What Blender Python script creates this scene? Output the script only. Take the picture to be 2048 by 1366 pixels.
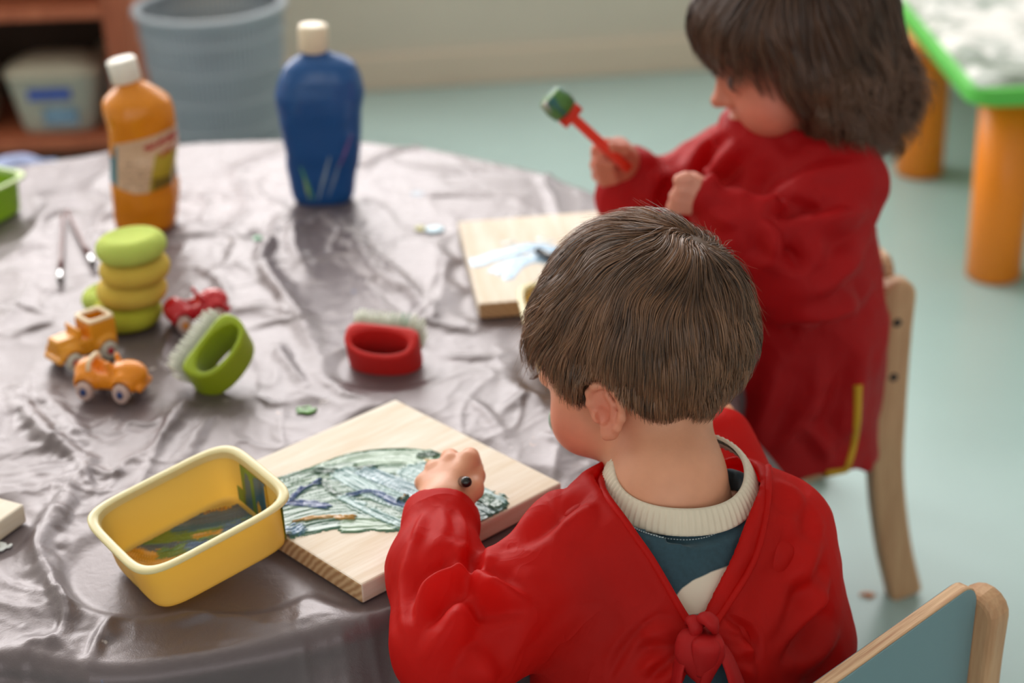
import bpy, math, random
import numpy as np
from mathutils import Vector, Matrix
from mathutils.bvhtree import BVHTree

for o in list(bpy.data.objects): bpy.data.objects.remove(o)
S = bpy.context.scene
COL = S.collection
R_ = math.radians
rng = np.random.default_rng(7)

# ------------------------------------------------------------------ camera, world, lights, exposure
FPX, PITCH, ROLL, CAMZ = 3500.0, R_(25.7), R_(2.2), 1.25
FW = np.array([0, math.cos(PITCH), -math.sin(PITCH)]); UP0 = np.array([0, math.sin(PITCH), math.cos(PITCH)])
XR = np.array([1, 0, 0]) * math.cos(ROLL) - UP0 * math.sin(ROLL); UP = UP0 * math.cos(ROLL) + np.array([1, 0, 0]) * math.sin(ROLL)
CP = np.array([0, 0, CAMZ])
cd = bpy.data.cameras.new('camera'); cam = bpy.data.objects.new('camera', cd); COL.objects.link(cam)
cd.sensor_width = 36; cd.lens = FPX * 36 / 2048; cd.clip_start = .05
cam.location = CP; cam.rotation_euler = Matrix(np.stack([XR, UP, -FW], 1).tolist()).to_euler()
cd.dof.use_dof = True; cd.dof.focus_distance = 1.33; cd.dof.aperture_fstop = 3.6
S.camera = cam
S.view_settings.view_transform = 'Standard'; S.view_settings.look = 'None'; S.view_settings.gamma = 1
S.view_settings.use_curve_mapping = False
S.view_settings.exposure = -0.05
S.cycles.use_denoising = True
try: S.cycles.denoiser = 'OPENIMAGEDENOISE'
except Exception: pass
S.cycles.max_bounces = 8; S.cycles.sample_clamp_indirect = 6

wd = bpy.data.worlds.new('sky'); S.world = wd; wd.use_nodes = True
wn = wd.node_tree.nodes; wn['Background'].inputs[0].default_value = (.80, .88, 1, 1); wn['Background'].inputs[1].default_value = .9

# the window wall: its foot line, from the photo
WA, WB = np.array([-.313, 4.0]), np.array([.440, 4.063])
WDIR = (WB - WA) / np.linalg.norm(WB - WA); WN = np.array([WDIR[1], -WDIR[0]])     # WN points into the room
def wallpt(s, n, z): q = WA + WDIR * s + WN * n; return (q[0], q[1], z)
WIN_BACK = [(-2.45, -1.15), (-.95, .35), (.55, 1.85)]   # three windows along the wall
WIN_Z = (1.0, 2.75)
ZCEIL = 2.95
def area(name, loc, rot, sx, sy, power, color):
    l = bpy.data.lights.new(name, 'AREA'); l.shape = 'RECTANGLE'; l.size = sx; l.size_y = sy; l.energy = power; l.color = color
    o = bpy.data.objects.new(name, l); COL.objects.link(o); o.location = loc; o.rotation_euler = rot; return o
wyaw = math.atan2(WDIR[1], WDIR[0])
for (s0, s1), pw in zip(WIN_BACK, (66, 59, 25)):
    o = area('window_daylight', wallpt((s0 + s1) / 2, -.05, sum(WIN_Z) / 2), (R_(-90), 0, wyaw), s1 - s0, WIN_Z[1] - WIN_Z[0], pw, (1, .965, .93))
WIN_REAR_FILL = [(-1.9, -.5), (.3, 1.7)]  # unseen rear windows, added to give fill light from behind the camera
for x0, x1 in WIN_REAR_FILL:
    area('window_daylight', ((x0 + x1) / 2, -2.45, 1.7), (R_(90), 0, 0), x1 - x0, 1.5, 12, (1, .95, .9))  # added fill lamp, weaker than the daylight from the window wall

# ------------------------------------------------------------------ helpers
def ray(px, py): return FW + XR * (px - 1024) / FPX - UP * (py - 683) / FPX
def W(px, py, z): d = ray(px, py); return CP + d * (z - CAMZ) / d[2]          # pixel -> point on the height z
def Q(px, py, Y): d = ray(px, py); return CP + d * Y / d[1]                   # pixel -> point at the distance Y
def proj(q): q = np.asarray(q) - CP; d = q @ FW; return 1024 + FPX * (q @ XR) / d, 683 - FPX * (q @ UP) / d
def lin(r, g, b):
    f = lambda c: (c / 255 / 12.92) if c <= 10 else ((c / 255 + .055) / 1.055) ** 2.4
    return (f(r), f(g), f(b), 1)

def tag(o, label=None, cat=None, group=None, kind=None):
    if label: o['label'] = label
    if cat: o['category'] = cat
    if group: o['group'] = group
    if kind: o['kind'] = kind
    return o
def thing(name, loc, rz=0, label=None, cat=None, group=None):
    o = bpy.data.objects.new(name, None); COL.objects.link(o); o.location = loc; o.rotation_euler = (0, 0, rz); o.empty_display_size = .02
    return tag(o, label, cat, group)
def mesh_data(name, v, f, smooth=True, attrs=None):
    v = np.asarray(v, dtype=np.float32); me = bpy.data.meshes.new(name)
    if isinstance(f, np.ndarray) and f.ndim == 2:
        k = f.shape[1]; n = len(f)
        me.vertices.add(len(v)); me.vertices.foreach_set('co', v.ravel())
        me.loops.add(n * k); me.loops.foreach_set('vertex_index', f.astype(np.int32).ravel())
        me.polygons.add(n); me.polygons.foreach_set('loop_start', np.arange(0, n * k, k, dtype=np.int32))
        me.polygons.foreach_set('loop_total', np.full(n, k, dtype=np.int32))
    else:
        me.from_pydata(v.tolist(), [], [list(map(int, q)) for q in f])
    for nm, a in (attrs or {}).items():
        a = np.asarray(a, dtype=np.float32)
        if a.ndim == 1:
            t = me.attributes.new(nm, 'FLOAT', 'POINT'); t.data.foreach_set('value', a)
        else:
            if a.shape[1] == 3: a = np.c_[a, np.ones(len(a), np.float32)].astype(np.float32)
            t = me.attributes.new(nm, 'FLOAT_COLOR', 'POINT'); t.data.foreach_set('color', a.ravel())
    me.update(calc_edges=True); me.validate()
    if smooth: me.polygons.foreach_set('use_smooth', np.ones(len(me.polygons), dtype=bool))
    return me
def link(name, me, mat=None, parent=None, loc=None, rot=None):
    o = bpy.data.objects.new(name, me); COL.objects.link(o)
    if mat is not None and not me.materials: me.materials.append(mat)
    if parent is not None: o.parent = parent
    if loc is not None: o.location = loc
    if rot is not None: o.rotation_euler = rot
    return o
def obj(name, v, f, mat, parent=None, smooth=True, attrs=None, loc=None, rot=None, world=False):
    """one mesh object; world=True: v is in world space and the parent has a transform"""
    v = np.asarray(v, dtype=float)
    if world and parent is not None:
        bpy.context.view_layer.update()
        m = np.array(parent.matrix_world.inverted()); v = v @ m[:3, :3].T + m[:3, 3]
    return link(name, mesh_data(name, v, f, smooth, attrs), mat, parent, loc, rot)
def join(parts):
    V, F, n = [], [], 0
    for v, f in parts:
        V.append(np.asarray(v, float)); F += [[int(i) + n for i in q] for q in f]; n += len(v)
    return np.concatenate(V), F
def bevel(o, w, seg=2, angle=35):
    m = o.modifiers.new('bevel', 'BEVEL'); m.width = w; m.segments = seg; m.limit_method = 'ANGLE'; m.angle_limit = R_(angle)
    return o
def box(c, s, R=None):
    c = np.asarray(c, float); s = np.asarray(s, float) / 2
    v = np.array([[x, y, z] for x in (-1, 1) for y in (-1, 1) for z in (-1, 1)]) * s
    if R is not None: v = v @ np.asarray(R).T
    return v + c, [(0, 1, 3, 2), (4, 6, 7, 5), (0, 4, 5, 1), (2, 3, 7, 6), (0, 2, 6, 4), (1, 5, 7, 3)]
def loft(rings, cap0=True, cap1=True, closed=True):
    n = len(rings[0]); V = np.concatenate(rings); F = []
    for i in range(len(rings) - 1):
        for j in range(n if closed else n - 1):
            k = (j + 1) % n; F.append((i * n + j, i * n + k, (i + 1) * n + k, (i + 1) * n + j))
    if cap0: F.append(tuple(range(n - 1, -1, -1)))
    if cap1: F.append(tuple((len(rings) - 1) * n + j for j in range(n)))
    return V, F
def ring(r, z, n=48, rx=None, ry=None, e=2.0, c=(0, 0)):
    t = np.arange(n) * 2 * math.pi / n; rx = r if rx is None else rx; ry = r if ry is None else ry
    cx, sx = np.cos(t), np.sin(t)
    return np.c_[c[0] + rx * np.sign(cx) * abs(cx) ** (2 / e), c[1] + ry * np.sign(sx) * abs(sx) ** (2 / e), np.full(n, z) if np.isscalar(z) else z]
def lathe(prof, n=48): return loft([ring(r, z, n) for r, z in prof])
def tube(pts, rad, n=10, caps=True, flat=None):
    pts = np.asarray(pts, float); m = len(pts); rad = np.broadcast_to(np.asarray(rad, float), (m,))
    T = np.gradient(pts, axis=0); T /= np.linalg.norm(T, axis=1)[:, None] + 1e-12
    ref = np.array([0, 0, 1.]) if abs(T[0][2]) < .9 else np.array([1., 0, 0]); rings = []
    u = np.cross(T[0], ref); u /= np.linalg.norm(u)
    for i in range(m):
        u = u - T[i] * (u @ T[i]); u /= np.linalg.norm(u) + 1e-12; w = np.cross(T[i], u)
        a = np.arange(n) * 2 * math.pi / n
        rings.append(pts[i] + rad[i] * (np.cos(a)[:, None] * u + np.sin(a)[:, None] * w * (1 if flat is None else flat)))
    return loft(rings, caps, caps)
def spline(pts, n=8):
    P = np.asarray(pts, float); Pe = np.concatenate([[2 * P[0] - P[1]], P, [2 * P[-1] - P[-2]]]); out = []
    for i in range(len(P) - 1):
        a, b, c, d = Pe[i:i + 4]
        for k in range(n):
            t = k / n; out.append(.5 * (2 * b + (c - a) * t + (2 * a - 5 * b + 4 * c - d) * t * t + (3 * b - a - 3 * c + d) * t ** 3))
    out.append(P[-1]); return np.array(out)

def basis(x, y): x = np.array(x, float); x /= np.linalg.norm(x); y = np.array(y, float); y -= x * (x @ y); y /= np.linalg.norm(y); return np.stack([x, y, np.cross(x, y)], 1)
# ---- noise
_T = np.random.default_rng(3).random((64, 64, 64)).astype(np.float32)
def vnoise(p):
    p = np.asarray(p, dtype=np.float64); i = np.floor(p).astype(int); f = p - i; f = f * f * f * (f * (f * 6 - 15) + 10); r = 0
    for a in (0, 1):
        for b in (0, 1):
            for c in (0, 1):
                w = (f[..., 0] if a else 1 - f[..., 0]) * (f[..., 1] if b else 1 - f[..., 1]) * (f[..., 2] if c else 1 - f[..., 2])
                r = r + w * _T[(i[..., 0] + a) % 64, (i[..., 1] + b) % 64, (i[..., 2] + c) % 64]
    return r * 2 - 1
def fbm(p, oct=3, g=.5):
    r, a = 0, 1
    for k in range(oct): r = r + a * vnoise(p * 2 ** k + 7.3 * k); a *= g
    return r
def ss(a, b, x): t = np.clip((x - a) / (b - a), 0, 1); return t * t * (3 - 2 * t)

# ---- signed distance shapes and a surface-nets mesher
def smin(a, b, k): h = np.clip(.5 + .5 * (b - a) / k, 0, 1); return b + (a - b) * h - k * h * (1 - h)
def smax(a, b, k): return -smin(-a, -b, k)
def ell(p, c, r, R=None):
    q = p - np.asarray(c)
    if R is not None: q = q @ np.asarray(R)
    r = np.asarray(r, float); k0 = np.linalg.norm(q / r, axis=-1); k1 = np.linalg.norm(q / r ** 2, axis=-1)
    return k0 * (k0 - 1) / (k1 + 1e-9)
def cap(p, a, b, ra, rb=None):
    a = np.asarray(a, float); b = np.asarray(b, float); rb = ra if rb is None else rb
    ba = b - a; h = np.clip(((p - a) @ ba) / (ba @ ba + 1e-12), 0, 1)
    return np.linalg.norm(p - a - h[..., None] * ba, axis=-1) - (ra + (rb - ra) * h)
def chain(p, pts, rads, k=.004):
    d = None
    for i in range(len(pts) - 1):
        e = cap(p, pts[i], pts[i + 1], rads[i], rads[i + 1]); d = e if d is None else smin(d, e, k)
    return d
def rbox(p, c, s, r, R=None):
    q = p - np.asarray(c)
    if R is not None: q = q @ np.asarray(R)
    q = abs(q) - (np.asarray(s, float) - r)
    return np.linalg.norm(np.maximum(q, 0), axis=-1) + np.minimum(q.max(-1), 0) - r
def poly2(x, y, P):
    P = np.asarray(P, float); d = np.full(x.shape, 1e9); s = np.ones(x.shape)
    for i in range(len(P)):
        a, b = P[i], P[i - 1]; e = b - a; wx, wy = x - a[0], y - a[1]
        t = np.clip((wx * e[0] + wy * e[1]) / (e @ e), 0, 1)
        d = np.minimum(d, (wx - e[0] * t) ** 2 + (wy - e[1] * t) ** 2)
        c1, c2, c3 = y >= a[1], y < b[1], e[0] * wy > e[1] * wx
        s = np.where((c1 & c2 & c3) | (~c1 & ~c2 & ~c3), -s, s)
    return s * np.sqrt(d)
def sdf_mesh(fn, lo, hi, h, B=8):
    lo = np.asarray(lo, float); hi = np.asarray(hi, float)
    nb = np.ceil((hi - lo) / (h * B)).astype(int); n = nb * B
    F = np.empty(n, np.float32)
    bi = np.stack(np.meshgrid(*[np.arange(k) for k in nb], indexing='ij'), -1).reshape(-1, 3)
    d = fn(lo + (bi + .5) * B * h - h / 2)
    loc = np.stack(np.meshgrid(*[np.arange(B)] * 3, indexing='ij'), -1).reshape(-1, 3)
    for q, v in zip(bi[abs(d) >= B * h * 1.8], d[abs(d) >= B * h * 1.8]):
        a = q * B; F[a[0]:a[0] + B, a[1]:a[1] + B, a[2]:a[2] + B] = v
    act = bi[abs(d) < B * h * 1.8]
    for s in range(0, len(act), 600):
        blk = act[s:s + 600]; pts = lo + (blk[:, None, :] * B + loc[None]) * h
        v = fn(pts.reshape(-1, 3)).reshape(len(blk), B, B, B)
        for q, w in zip(blk, v):
            a = q * B; F[a[0]:a[0] + B, a[1]:a[1] + B, a[2]:a[2] + B] = w
    sg = F < 0
    cnt = sum(sg[a:n[0] - 1 + a, b:n[1] - 1 + b, c:n[2] - 1 + c].astype(np.int8) for a in (0, 1) for b in (0, 1) for c in (0, 1))
    cells = np.argwhere((cnt > 0) & (cnt < 8))
    idx = -np.ones(n, dtype=np.int64); idx[tuple(cells.T)] = np.arange(len(cells))
    acc = np.zeros((len(cells), 3)); num = np.zeros(len(cells))
    cor = [np.array(c) for c in ((0, 0, 0), (1, 0, 0), (0, 1, 0), (1, 1, 0), (0, 0, 1), (1, 0, 1), (0, 1, 1), (1, 1, 1))]
    fv = [F[tuple((cells + c).T)].astype(float) for c in cor]
    for a, b in ((0, 1), (2, 3), (4, 5), (6, 7), (0, 2), (1, 3), (4, 6), (5, 7), (0, 4), (1, 5), (2, 6), (3, 7)):
        m = (fv[a] < 0) != (fv[b] < 0); t = np.where(m, fv[a] / (fv[a] - fv[b] + 1e-30), 0)
        acc += m[:, None] * (cor[a] + t[:, None] * (cor[b] - cor[a])); num += m
    V = lo + (cells + acc / num[:, None]) * h
    Fs = []
    for ax in range(3):
        o1, o2 = (ax + 1) % 3, (ax + 2) % 3
        s0 = np.take(sg, range(n[ax] - 1), ax); s1 = np.take(sg, range(1, n[ax]), ax)
        e = np.argwhere(s0 != s1); e = e[(e[:, o1] > 0) & (e[:, o2] > 0)]
        d1 = np.zeros(3, int); d1[o1] = 1; d2 = np.zeros(3, int); d2[o2] = 1
        q = np.stack([idx[tuple((e - d1 - d2).T)], idx[tuple((e - d2).T)], idx[tuple(e.T)], idx[tuple((e - d1).T)]], 1)
        fl = sg[tuple(e.T)]; q[~fl] = q[~fl][:, ::-1]; Fs.append(q[(q >= 0).all(1)])
    return V, np.concatenate(Fs)
def normals(V, F):
    a = np.cross(V[F[:, 2]] - V[F[:, 0]], V[F[:, 3]] - V[F[:, 1]]); N = np.zeros_like(V)
    for k in range(4): np.add.at(N, F[:, k], a)
    return N / (np.linalg.norm(N, axis=1)[:, None] + 1e-12)
def relax(V, F, it=2, lam=.5):
    for _ in range(it):
        s = np.zeros_like(V); c = np.zeros(len(V))
        for a, b in ((0, 1), (1, 2), (2, 3), (3, 0)):
            np.add.at(s, F[:, a], V[F[:, b]]); np.add.at(c, F[:, a], 1); np.add.at(s, F[:, b], V[F[:, a]]); np.add.at(c, F[:, b], 1)
        V = V + lam * (s / np.maximum(c, 1)[:, None] - V)
    return V
def grad(fn, p, e=.0015):
    g = np.stack([fn(p + np.eye(3)[i] * e) - fn(p - np.eye(3)[i] * e) for i in range(3)], -1)
    return g / (np.linalg.norm(g, axis=-1)[:, None] + 1e-12)
def seg_dist(V, C):
    """distance of points to a 3-D polyline and the parameter 0..1 along it"""
    best = np.full(len(V), 1e9); par = np.zeros(len(V)); n = len(C) - 1
    for i in range(n):
        e = C[i + 1] - C[i]; t = np.clip(((V - C[i]) @ e) / (e @ e + 1e-12), 0, 1); d = np.linalg.norm(V - C[i] - t[:, None] * e, axis=1)
        m = d < best; best[m] = d[m]; par[m] = ((i + t) / n)[m]
    return best, par
def folds(V, F, curves):
    """push cloth up (ridge) or down (valley) along curves whose pixels are dropped onto the cloth"""
    bv = BVHTree.FromPolygons(V.tolist(), F.tolist()); N = normals(V, F); D = np.zeros(len(V))
    for px, amp, wid in curves:
        C = []
        for x, y in spline(px, 5):
            hit = bv.ray_cast(Vector(CP), Vector(ray(x, y)).normalized())
            if hit[0] is not None: C.append(np.array(hit[0]))
        if len(C) < 2: continue
        C = np.array(C); ok = (V > C.min(0) - 3 * wid).all(1) & (V < C.max(0) + 3 * wid).all(1); ii = np.nonzero(ok)[0]
        d, t = seg_dist(V[ii], C); w = wid * (.55 + .45 * np.sin(np.pi * np.clip(t, .04, .96)))
        D[ii] += amp * np.sin(np.pi * np.clip(t, .01, .99)) ** .9 * (np.exp(-np.abs(d / w) ** 1.7) - .45 * np.exp(-((d - 1.9 * w) / w) ** 2))
    return V + N * D[:, None]

# ---- materials
def new_mat(name):
    m = bpy.data.materials.new(name); m.use_nodes = True; return m, m.node_tree.nodes, m.node_tree.links, m.node_tree.nodes['Principled BSDF']
def mat(name, col, rough=.5, spec=.5, metal=0, noise=None, bump=None, sss=0, trans=0, attr=None, coat=0, sheen=0, transl=0, sssr=(.02, .008, .005)):
    """noise=(scale, amount[, stretch]); bump=(scale, strength, distance[, stretch]); attr: colour attribute"""
    m, N, L, b = new_mat(name)
    col = tuple(col) if len(col) == 4 else tuple(col) + (1,)
    b.inputs['Base Color'].default_value = col; b.inputs['Roughness'].default_value = rough
    b.inputs['Specular IOR Level'].default_value = spec; b.inputs['Metallic'].default_value = metal
    b.inputs['Coat Weight'].default_value = coat; b.inputs['Sheen Weight'].default_value = sheen
    b.inputs['Transmission Weight'].default_value = trans
    if sss: b.inputs['Subsurface Weight'].default_value = sss; b.inputs['Subsurface Radius'].default_value = sssr; b.inputs['Subsurface Scale'].default_value = 1
    tc = N.new('ShaderNodeTexCoord'); src = None
    def coords(st):
        mp = N.new('ShaderNodeMapping'); L.new(tc.outputs['Object'], mp.inputs[0]); mp.inputs['Scale'].default_value = st; return mp.outputs[0]
    if attr:
        a = N.new('ShaderNodeAttribute'); a.attribute_name = attr; src = a.outputs['Color']
    if noise:
        n = N.new('ShaderNodeTexNoise'); n.inputs['Scale'].default_value = noise[0]; n.inputs['Detail'].default_value = 4
        L.new(coords(noise[2] if len(noise) > 2 else (1, 1, 1)), n.inputs['Vector'])
        mr = N.new('ShaderNodeMapRange'); L.new(n.outputs['Fac'], mr.inputs[0]); mr.inputs[1].default_value = .25; mr.inputs[2].default_value = .75
        mr.inputs[3].default_value = 1 - noise[1]; mr.inputs[4].default_value = 1 + noise[1]
        mx = N.new('ShaderNodeMix'); mx.data_type = 'RGBA'; mx.blend_type = 'MULTIPLY'; mx.inputs[0].default_value = 1
        if src: L.new(src, mx.inputs[6])
        else: mx.inputs[6].default_value = col
        L.new(mr.outputs[0], mx.inputs[7]); src = mx.outputs[2]
    if src: L.new(src, b.inputs['Base Color'])
    if bump:
        n = N.new('ShaderNodeTexNoise'); n.inputs['Scale'].default_value = bump[0]; n.inputs['Detail'].default_value = 3
        L.new(coords(bump[3] if len(bump) > 3 else (1, 1, 1)), n.inputs['Vector'])
        bp = N.new('ShaderNodeBump'); bp.inputs['Strength'].default_value = bump[1]; bp.inputs['Distance'].default_value = bump[2]
        L.new(n.outputs['Fac'], bp.inputs['Height']); L.new(bp.outputs[0], b.inputs['Normal'])
    if transl:
        t = N.new('ShaderNodeBsdfTranslucent'); ms = N.new('ShaderNodeMixShader'); ms.inputs[0].default_value = transl
        if src: L.new(src, t.inputs[0])
        else: t.inputs[0].default_value = col
        L.new(b.outputs[0], ms.inputs[1]); L.new(t.outputs[0], ms.inputs[2]); L.new(ms.outputs[0], N['Material Output'].inputs[0])
    return m
def wood(name, c1, c2, rings=9, stretch=(1, 14, 14), rough=.55, contrast=1.0):
    """grain runs along the object's x axis"""
    m, N, L, b = new_mat(name); tc = N.new('ShaderNodeTexCoord'); mp = N.new('ShaderNodeMapping'); L.new(tc.outputs['Object'], mp.inputs[0])
    mp.inputs['Scale'].default_value = stretch
    n = N.new('ShaderNodeTexNoise'); n.inputs['Scale'].default_value = rings; n.inputs['Detail'].default_value = 3; n.inputs['Distortion'].default_value = .4; L.new(mp.outputs[0], n.inputs['Vector'])
    n2 = N.new('ShaderNodeTexNoise'); n2.inputs['Scale'].default_value = rings * 5; n2.inputs['Detail'].default_value = 2; L.new(mp.outputs[0], n2.inputs['Vector'])
    mx = N.new('ShaderNodeMix'); mx.inputs[0].default_value = .3; L.new(n.outputs['Fac'], mx.inputs[2]); L.new(n2.outputs['Fac'], mx.inputs[3])
    cr = N.new('ShaderNodeValToRGB'); L.new(mx.outputs[0], cr.inputs[0])
    cr.color_ramp.elements[0].position = .5 - .14 / contrast; cr.color_ramp.elements[1].position = .5 + .12 / contrast
    cr.color_ramp.elements[0].color = c2; cr.color_ramp.elements[1].color = c1
    L.new(cr.outputs[0], b.inputs['Base Color']); b.inputs['Roughness'].default_value = rough; b.inputs['Specular IOR Level'].default_value = .35
    bp = N.new('ShaderNodeBump'); bp.inputs['Strength'].default_value = .15; bp.inputs['Distance'].default_value = .001; L.new(n2.outputs['Fac'], bp.inputs['Height']); L.new(bp.outputs[0], b.inputs['Normal'])
    return m
M = {}
# ------------------------------------------------------------------ the room
ZT = .46                                     # table height
TC, TR = np.array([-.384, 1.696]), .616     # table centre and radius
M['floor'] = mat('floor_lino', lin(166, 190, 188), .34, .45, noise=(2.2, .06), bump=(300, .02, .001))
M['wall'] = mat('wall_paint', lin(214, 206, 192), .8, .2, noise=(3, .03))
M['base'] = mat('baseboard_paint', lin(222, 206, 188), .6, .3, noise=(5, .02))
M['white'] = mat('white_paint', lin(232, 230, 224), .7, .25, noise=(3, .02))
M['frame'] = mat('window_frame_white', lin(225, 225, 222), .45, .4, noise=(8, .02))
def glass_mat():
    m, N, L, b = new_mat('window_glass'); t = N.new('ShaderNodeBsdfTransparent'); g = N.new('ShaderNodeBsdfGlossy'); g.inputs['Roughness'].default_value = .02
    x = N.new('ShaderNodeMixShader'); x.inputs[0].default_value = .06; L.new(t.outputs[0], x.inputs[1]); L.new(g.outputs[0], x.inputs[2]); L.new(x.outputs[0], N['Material Output'].inputs[0]); return m
M['glass'] = glass_mat()
def struct(o): o['kind'] = 'structure'; return o
v, f = box((0, 1, -.05), (7.2, 7.6, .1)); struct(obj('floor', v, f, M['floor'], smooth=False))
v, f = box((0, 1, ZCEIL + .05), (7.2, 7.6, .1)); struct(obj('ceiling', v, f, M['white'], smooth=False))
v, f = box((-3.45, 1, ZCEIL / 2), (.1, 7.6, ZCEIL)); struct(obj('wall_left', v, f, M['white'], smooth=False))
v, f = box((3.45, 1, ZCEIL / 2), (.1, 7.6, ZCEIL)); struct(obj('wall_right', v, f, M['white'], smooth=False))
def wall_with_windows(name, P, wins, s0, s1, z0, z1, mat_):
    parts = []; edges = [s0] + [e for w in wins for e in w] + [s1]
    def slab(a, b, c, d):
        q = [P(a, 0, c), P(b, 0, c), P(b, 0, d), P(a, 0, d), P(a, -.14, c), P(b, -.14, c), P(b, -.14, d), P(a, -.14, d)]
        parts.append((np.array(q), [(0, 1, 2, 3), (5, 4, 7, 6), (4, 0, 3, 7), (1, 5, 6, 2), (3, 2, 6, 7), (4, 5, 1, 0)]))
    slab(s0, s1, 0, z0); slab(s0, s1, z1, ZCEIL)
    for i in range(0, len(edges), 2): slab(edges[i], edges[i + 1], z0, z1)
    v, f = join(parts); return struct(obj(name, v, f, mat_, smooth=False))
wall_with_windows('wall_back', wallpt, WIN_BACK, -3.05, 3.1, *WIN_Z, M['wall'])
rearpt = lambda s, n, z: (s, -2.4 + n, z)
wall_with_windows('wall_rear', rearpt, WIN_REAR_FILL, -3.4, 3.4, .95, 2.45, M['white'])
k = 0
for P, wins in ((wallpt, WIN_BACK), (rearpt, WIN_REAR_FILL)):
    for a, b in wins:
        k += 1; fr = []
        def bar(a0, a1, c0, c1):
            q = [P(a0, -.1, c0), P(a1, -.1, c0), P(a1, -.1, c1), P(a0, -.1, c1), P(a0, -.14, c0), P(a1, -.14, c0), P(a1, -.14, c1), P(a0, -.14, c1)]
            fr.append((np.array(q), [(0, 1, 2, 3), (5, 4, 7, 6), (4, 0, 3, 7), (1, 5, 6, 2), (3, 2, 6, 7), (4, 5, 1, 0)]))
        z0, z1 = WIN_Z; mid = (a + b) / 2
        bar(a, a + .05, z0, z1); bar(b - .05, b, z0, z1); bar(a, b, z0, z0 + .05); bar(a, b, z1 - .05, z1); bar(mid - .025, mid + .025, z0, z1)
        v, f = join(fr); w = struct(obj('window_%d' % k, v, f, M['frame'], smooth=False))
        for x0, x1 in ((a + .05, mid - .025), (mid + .025, b - .05)):
            q = np.array([P(x0, -.118, z0 + .05), P(x1, -.118, z0 + .05), P(x1, -.118, z1 - .05), P(x0, -.118, z1 - .05)])
            obj('pane', q, [(0, 1, 2, 3)], M['glass'], w, smooth=False)
q = np.array([wallpt(s, n, z) for s in (-3.05, 3.1) for n in (.0, .014) for z in (0, .085)])
struct(bevel(obj('baseboard_back', q, [(0, 1, 3, 2), (4, 6, 7, 5), (0, 4, 5, 1), (2, 3, 7, 6), (0, 2, 6, 4), (1, 5, 7, 3)], M['base'], smooth=False), .004))

# ------------------------------------------------------------------ round table and its cloth
M['ply'] = wood('table_beech', lin(214, 178, 138), lin(186, 146, 106), 6)
t = thing('round_table', (TC[0], TC[1], 0), 0, 'round low wooden table hidden under the grey cloth', 'table')
v, f = lathe([(.01, ZT - .026), (TR - .062, ZT - .026), (TR - .058, ZT - .024), (TR - .058, ZT - .006), (TR - .062, ZT - .004), (.01, ZT - .004)], 96); obj('tabletop', v, f, M['ply'], t)
for a in (45, 135, 225, 315):
    c = .45 * np.array([math.cos(R_(a)), math.sin(R_(a))]); v, f = lathe([(.026, 0), (.03, .004), (.03, ZT - .027), (.02, ZT - .026)], 24)
    obj('leg', v + [c[0], c[1], 0], f, M['ply'], t)

# places where something stands: the cloth lies flat there
FOOT = []
def foot(x, y, r): FOOT.append((x, y, r))
def on_table(px, py, dz=0.0): return W(px, py, ZT + dz)

CLOTH_FOLDS = [  # pixels along a fold, height, half width (m)
    ([(30, 790), (70, 850), (120, 900), (178, 930)], .011, .010), ([(178, 930), (150, 975), (120, 1040), (85, 1110), (75, 1190)], .010, .012),
    ([(60, 770), (140, 850), (180, 905)], .006, .012), ([(178, 932), (215, 955), (258, 942)], .004, .006), ([(140, 930), (168, 945), (190, 1010)], .004, .006),
    ([(86, 1060), (80, 1130), (110, 1200), (135, 1250)], .006, .007), ([(100, 1130), (125, 1180), (135, 1255), (95, 1310)], .007, .008),
    ([(0, 1330), (60, 1300), (120, 1298), (160, 1330)], .006, .010), ([(178, 1340), (200, 1290), (232, 1240)], .006, .007),
    ([(330, 880), (370, 830), (400, 790)], .006, .008), ([(350, 940), (400, 870), (430, 830)], .005, .007), ([(240, 870), (262, 850), (300, 858), (330, 835)], .003, .004),
    ([(515, 510), (540, 560), (600, 640), (640, 700)], .008, .010), ([(560, 440), (535, 500), (520, 530)], .007, .008), ([(590, 440), (590, 500), (620, 560)], .008, .012),
    ([(650, 430), (700, 490), (760, 560), (840, 600)], .008, .013), ([(700, 460), (740, 510), (800, 560), (860, 640)], .005, .007),
    ([(555, 700), (580, 740), (610, 780)], .005, .006), ([(840, 650), (890, 660), (950, 672)], .005, .006), ([(490, 665), (560, 650), (680, 660)], .003, .005),
    ([(860, 600), (870, 640), (840, 655)], .003, .005), ([(1040, 790), (1060, 750), (1085, 720)], .006, .008), ([(1000, 830), (1060, 800), (1090, 830)], .004, .007),
    ([(880, 715), (940, 722), (1000, 718)], .003, .005), ([(0, 618), (60, 625), (90, 632)], .003, .004), ([(88, 620), (100, 590), (115, 575)], .003, .004),
    ([(20, 680), (80, 660), (110, 650)], .004, .006), ([(0, 540), (50, 510), (90, 500)], .004, .010), ([(520, 800), (545, 815), (570, 812)], .003, .004),
    ([(930, 800), (970, 830), (1010, 880)], .003, .006), ([(1090, 880), (1130, 900), (1180, 930)], .004, .006), ([(640, 760), (690, 800), (740, 810)], .003, .007),
    ([(380, 420), (430, 400), (500, 410)], .003, .012), ([(760, 330), (860, 350), (960, 345)], .003, .012), ([(800, 400), (900, 395), (1000, 400)], .003, .008),
    ([(60, 420), (130, 470), (180, 480)], .003, .012), ([(400, 540), (440, 570), (470, 620)], .003, .007), ([(720, 560), (770, 620), (800, 640)], .004, .008),
    ([(330, 1260), (420, 1240), (520, 1180)], .003, .006), ([(560, 1130), (620, 1170), (660, 1230)], .002, .008)]
_FP = [(np.array([W(x, y, ZT)[:2] for x, y in spline(px, 4)]), a, w) for px, a, w in CLOTH_FOLDS]
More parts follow.
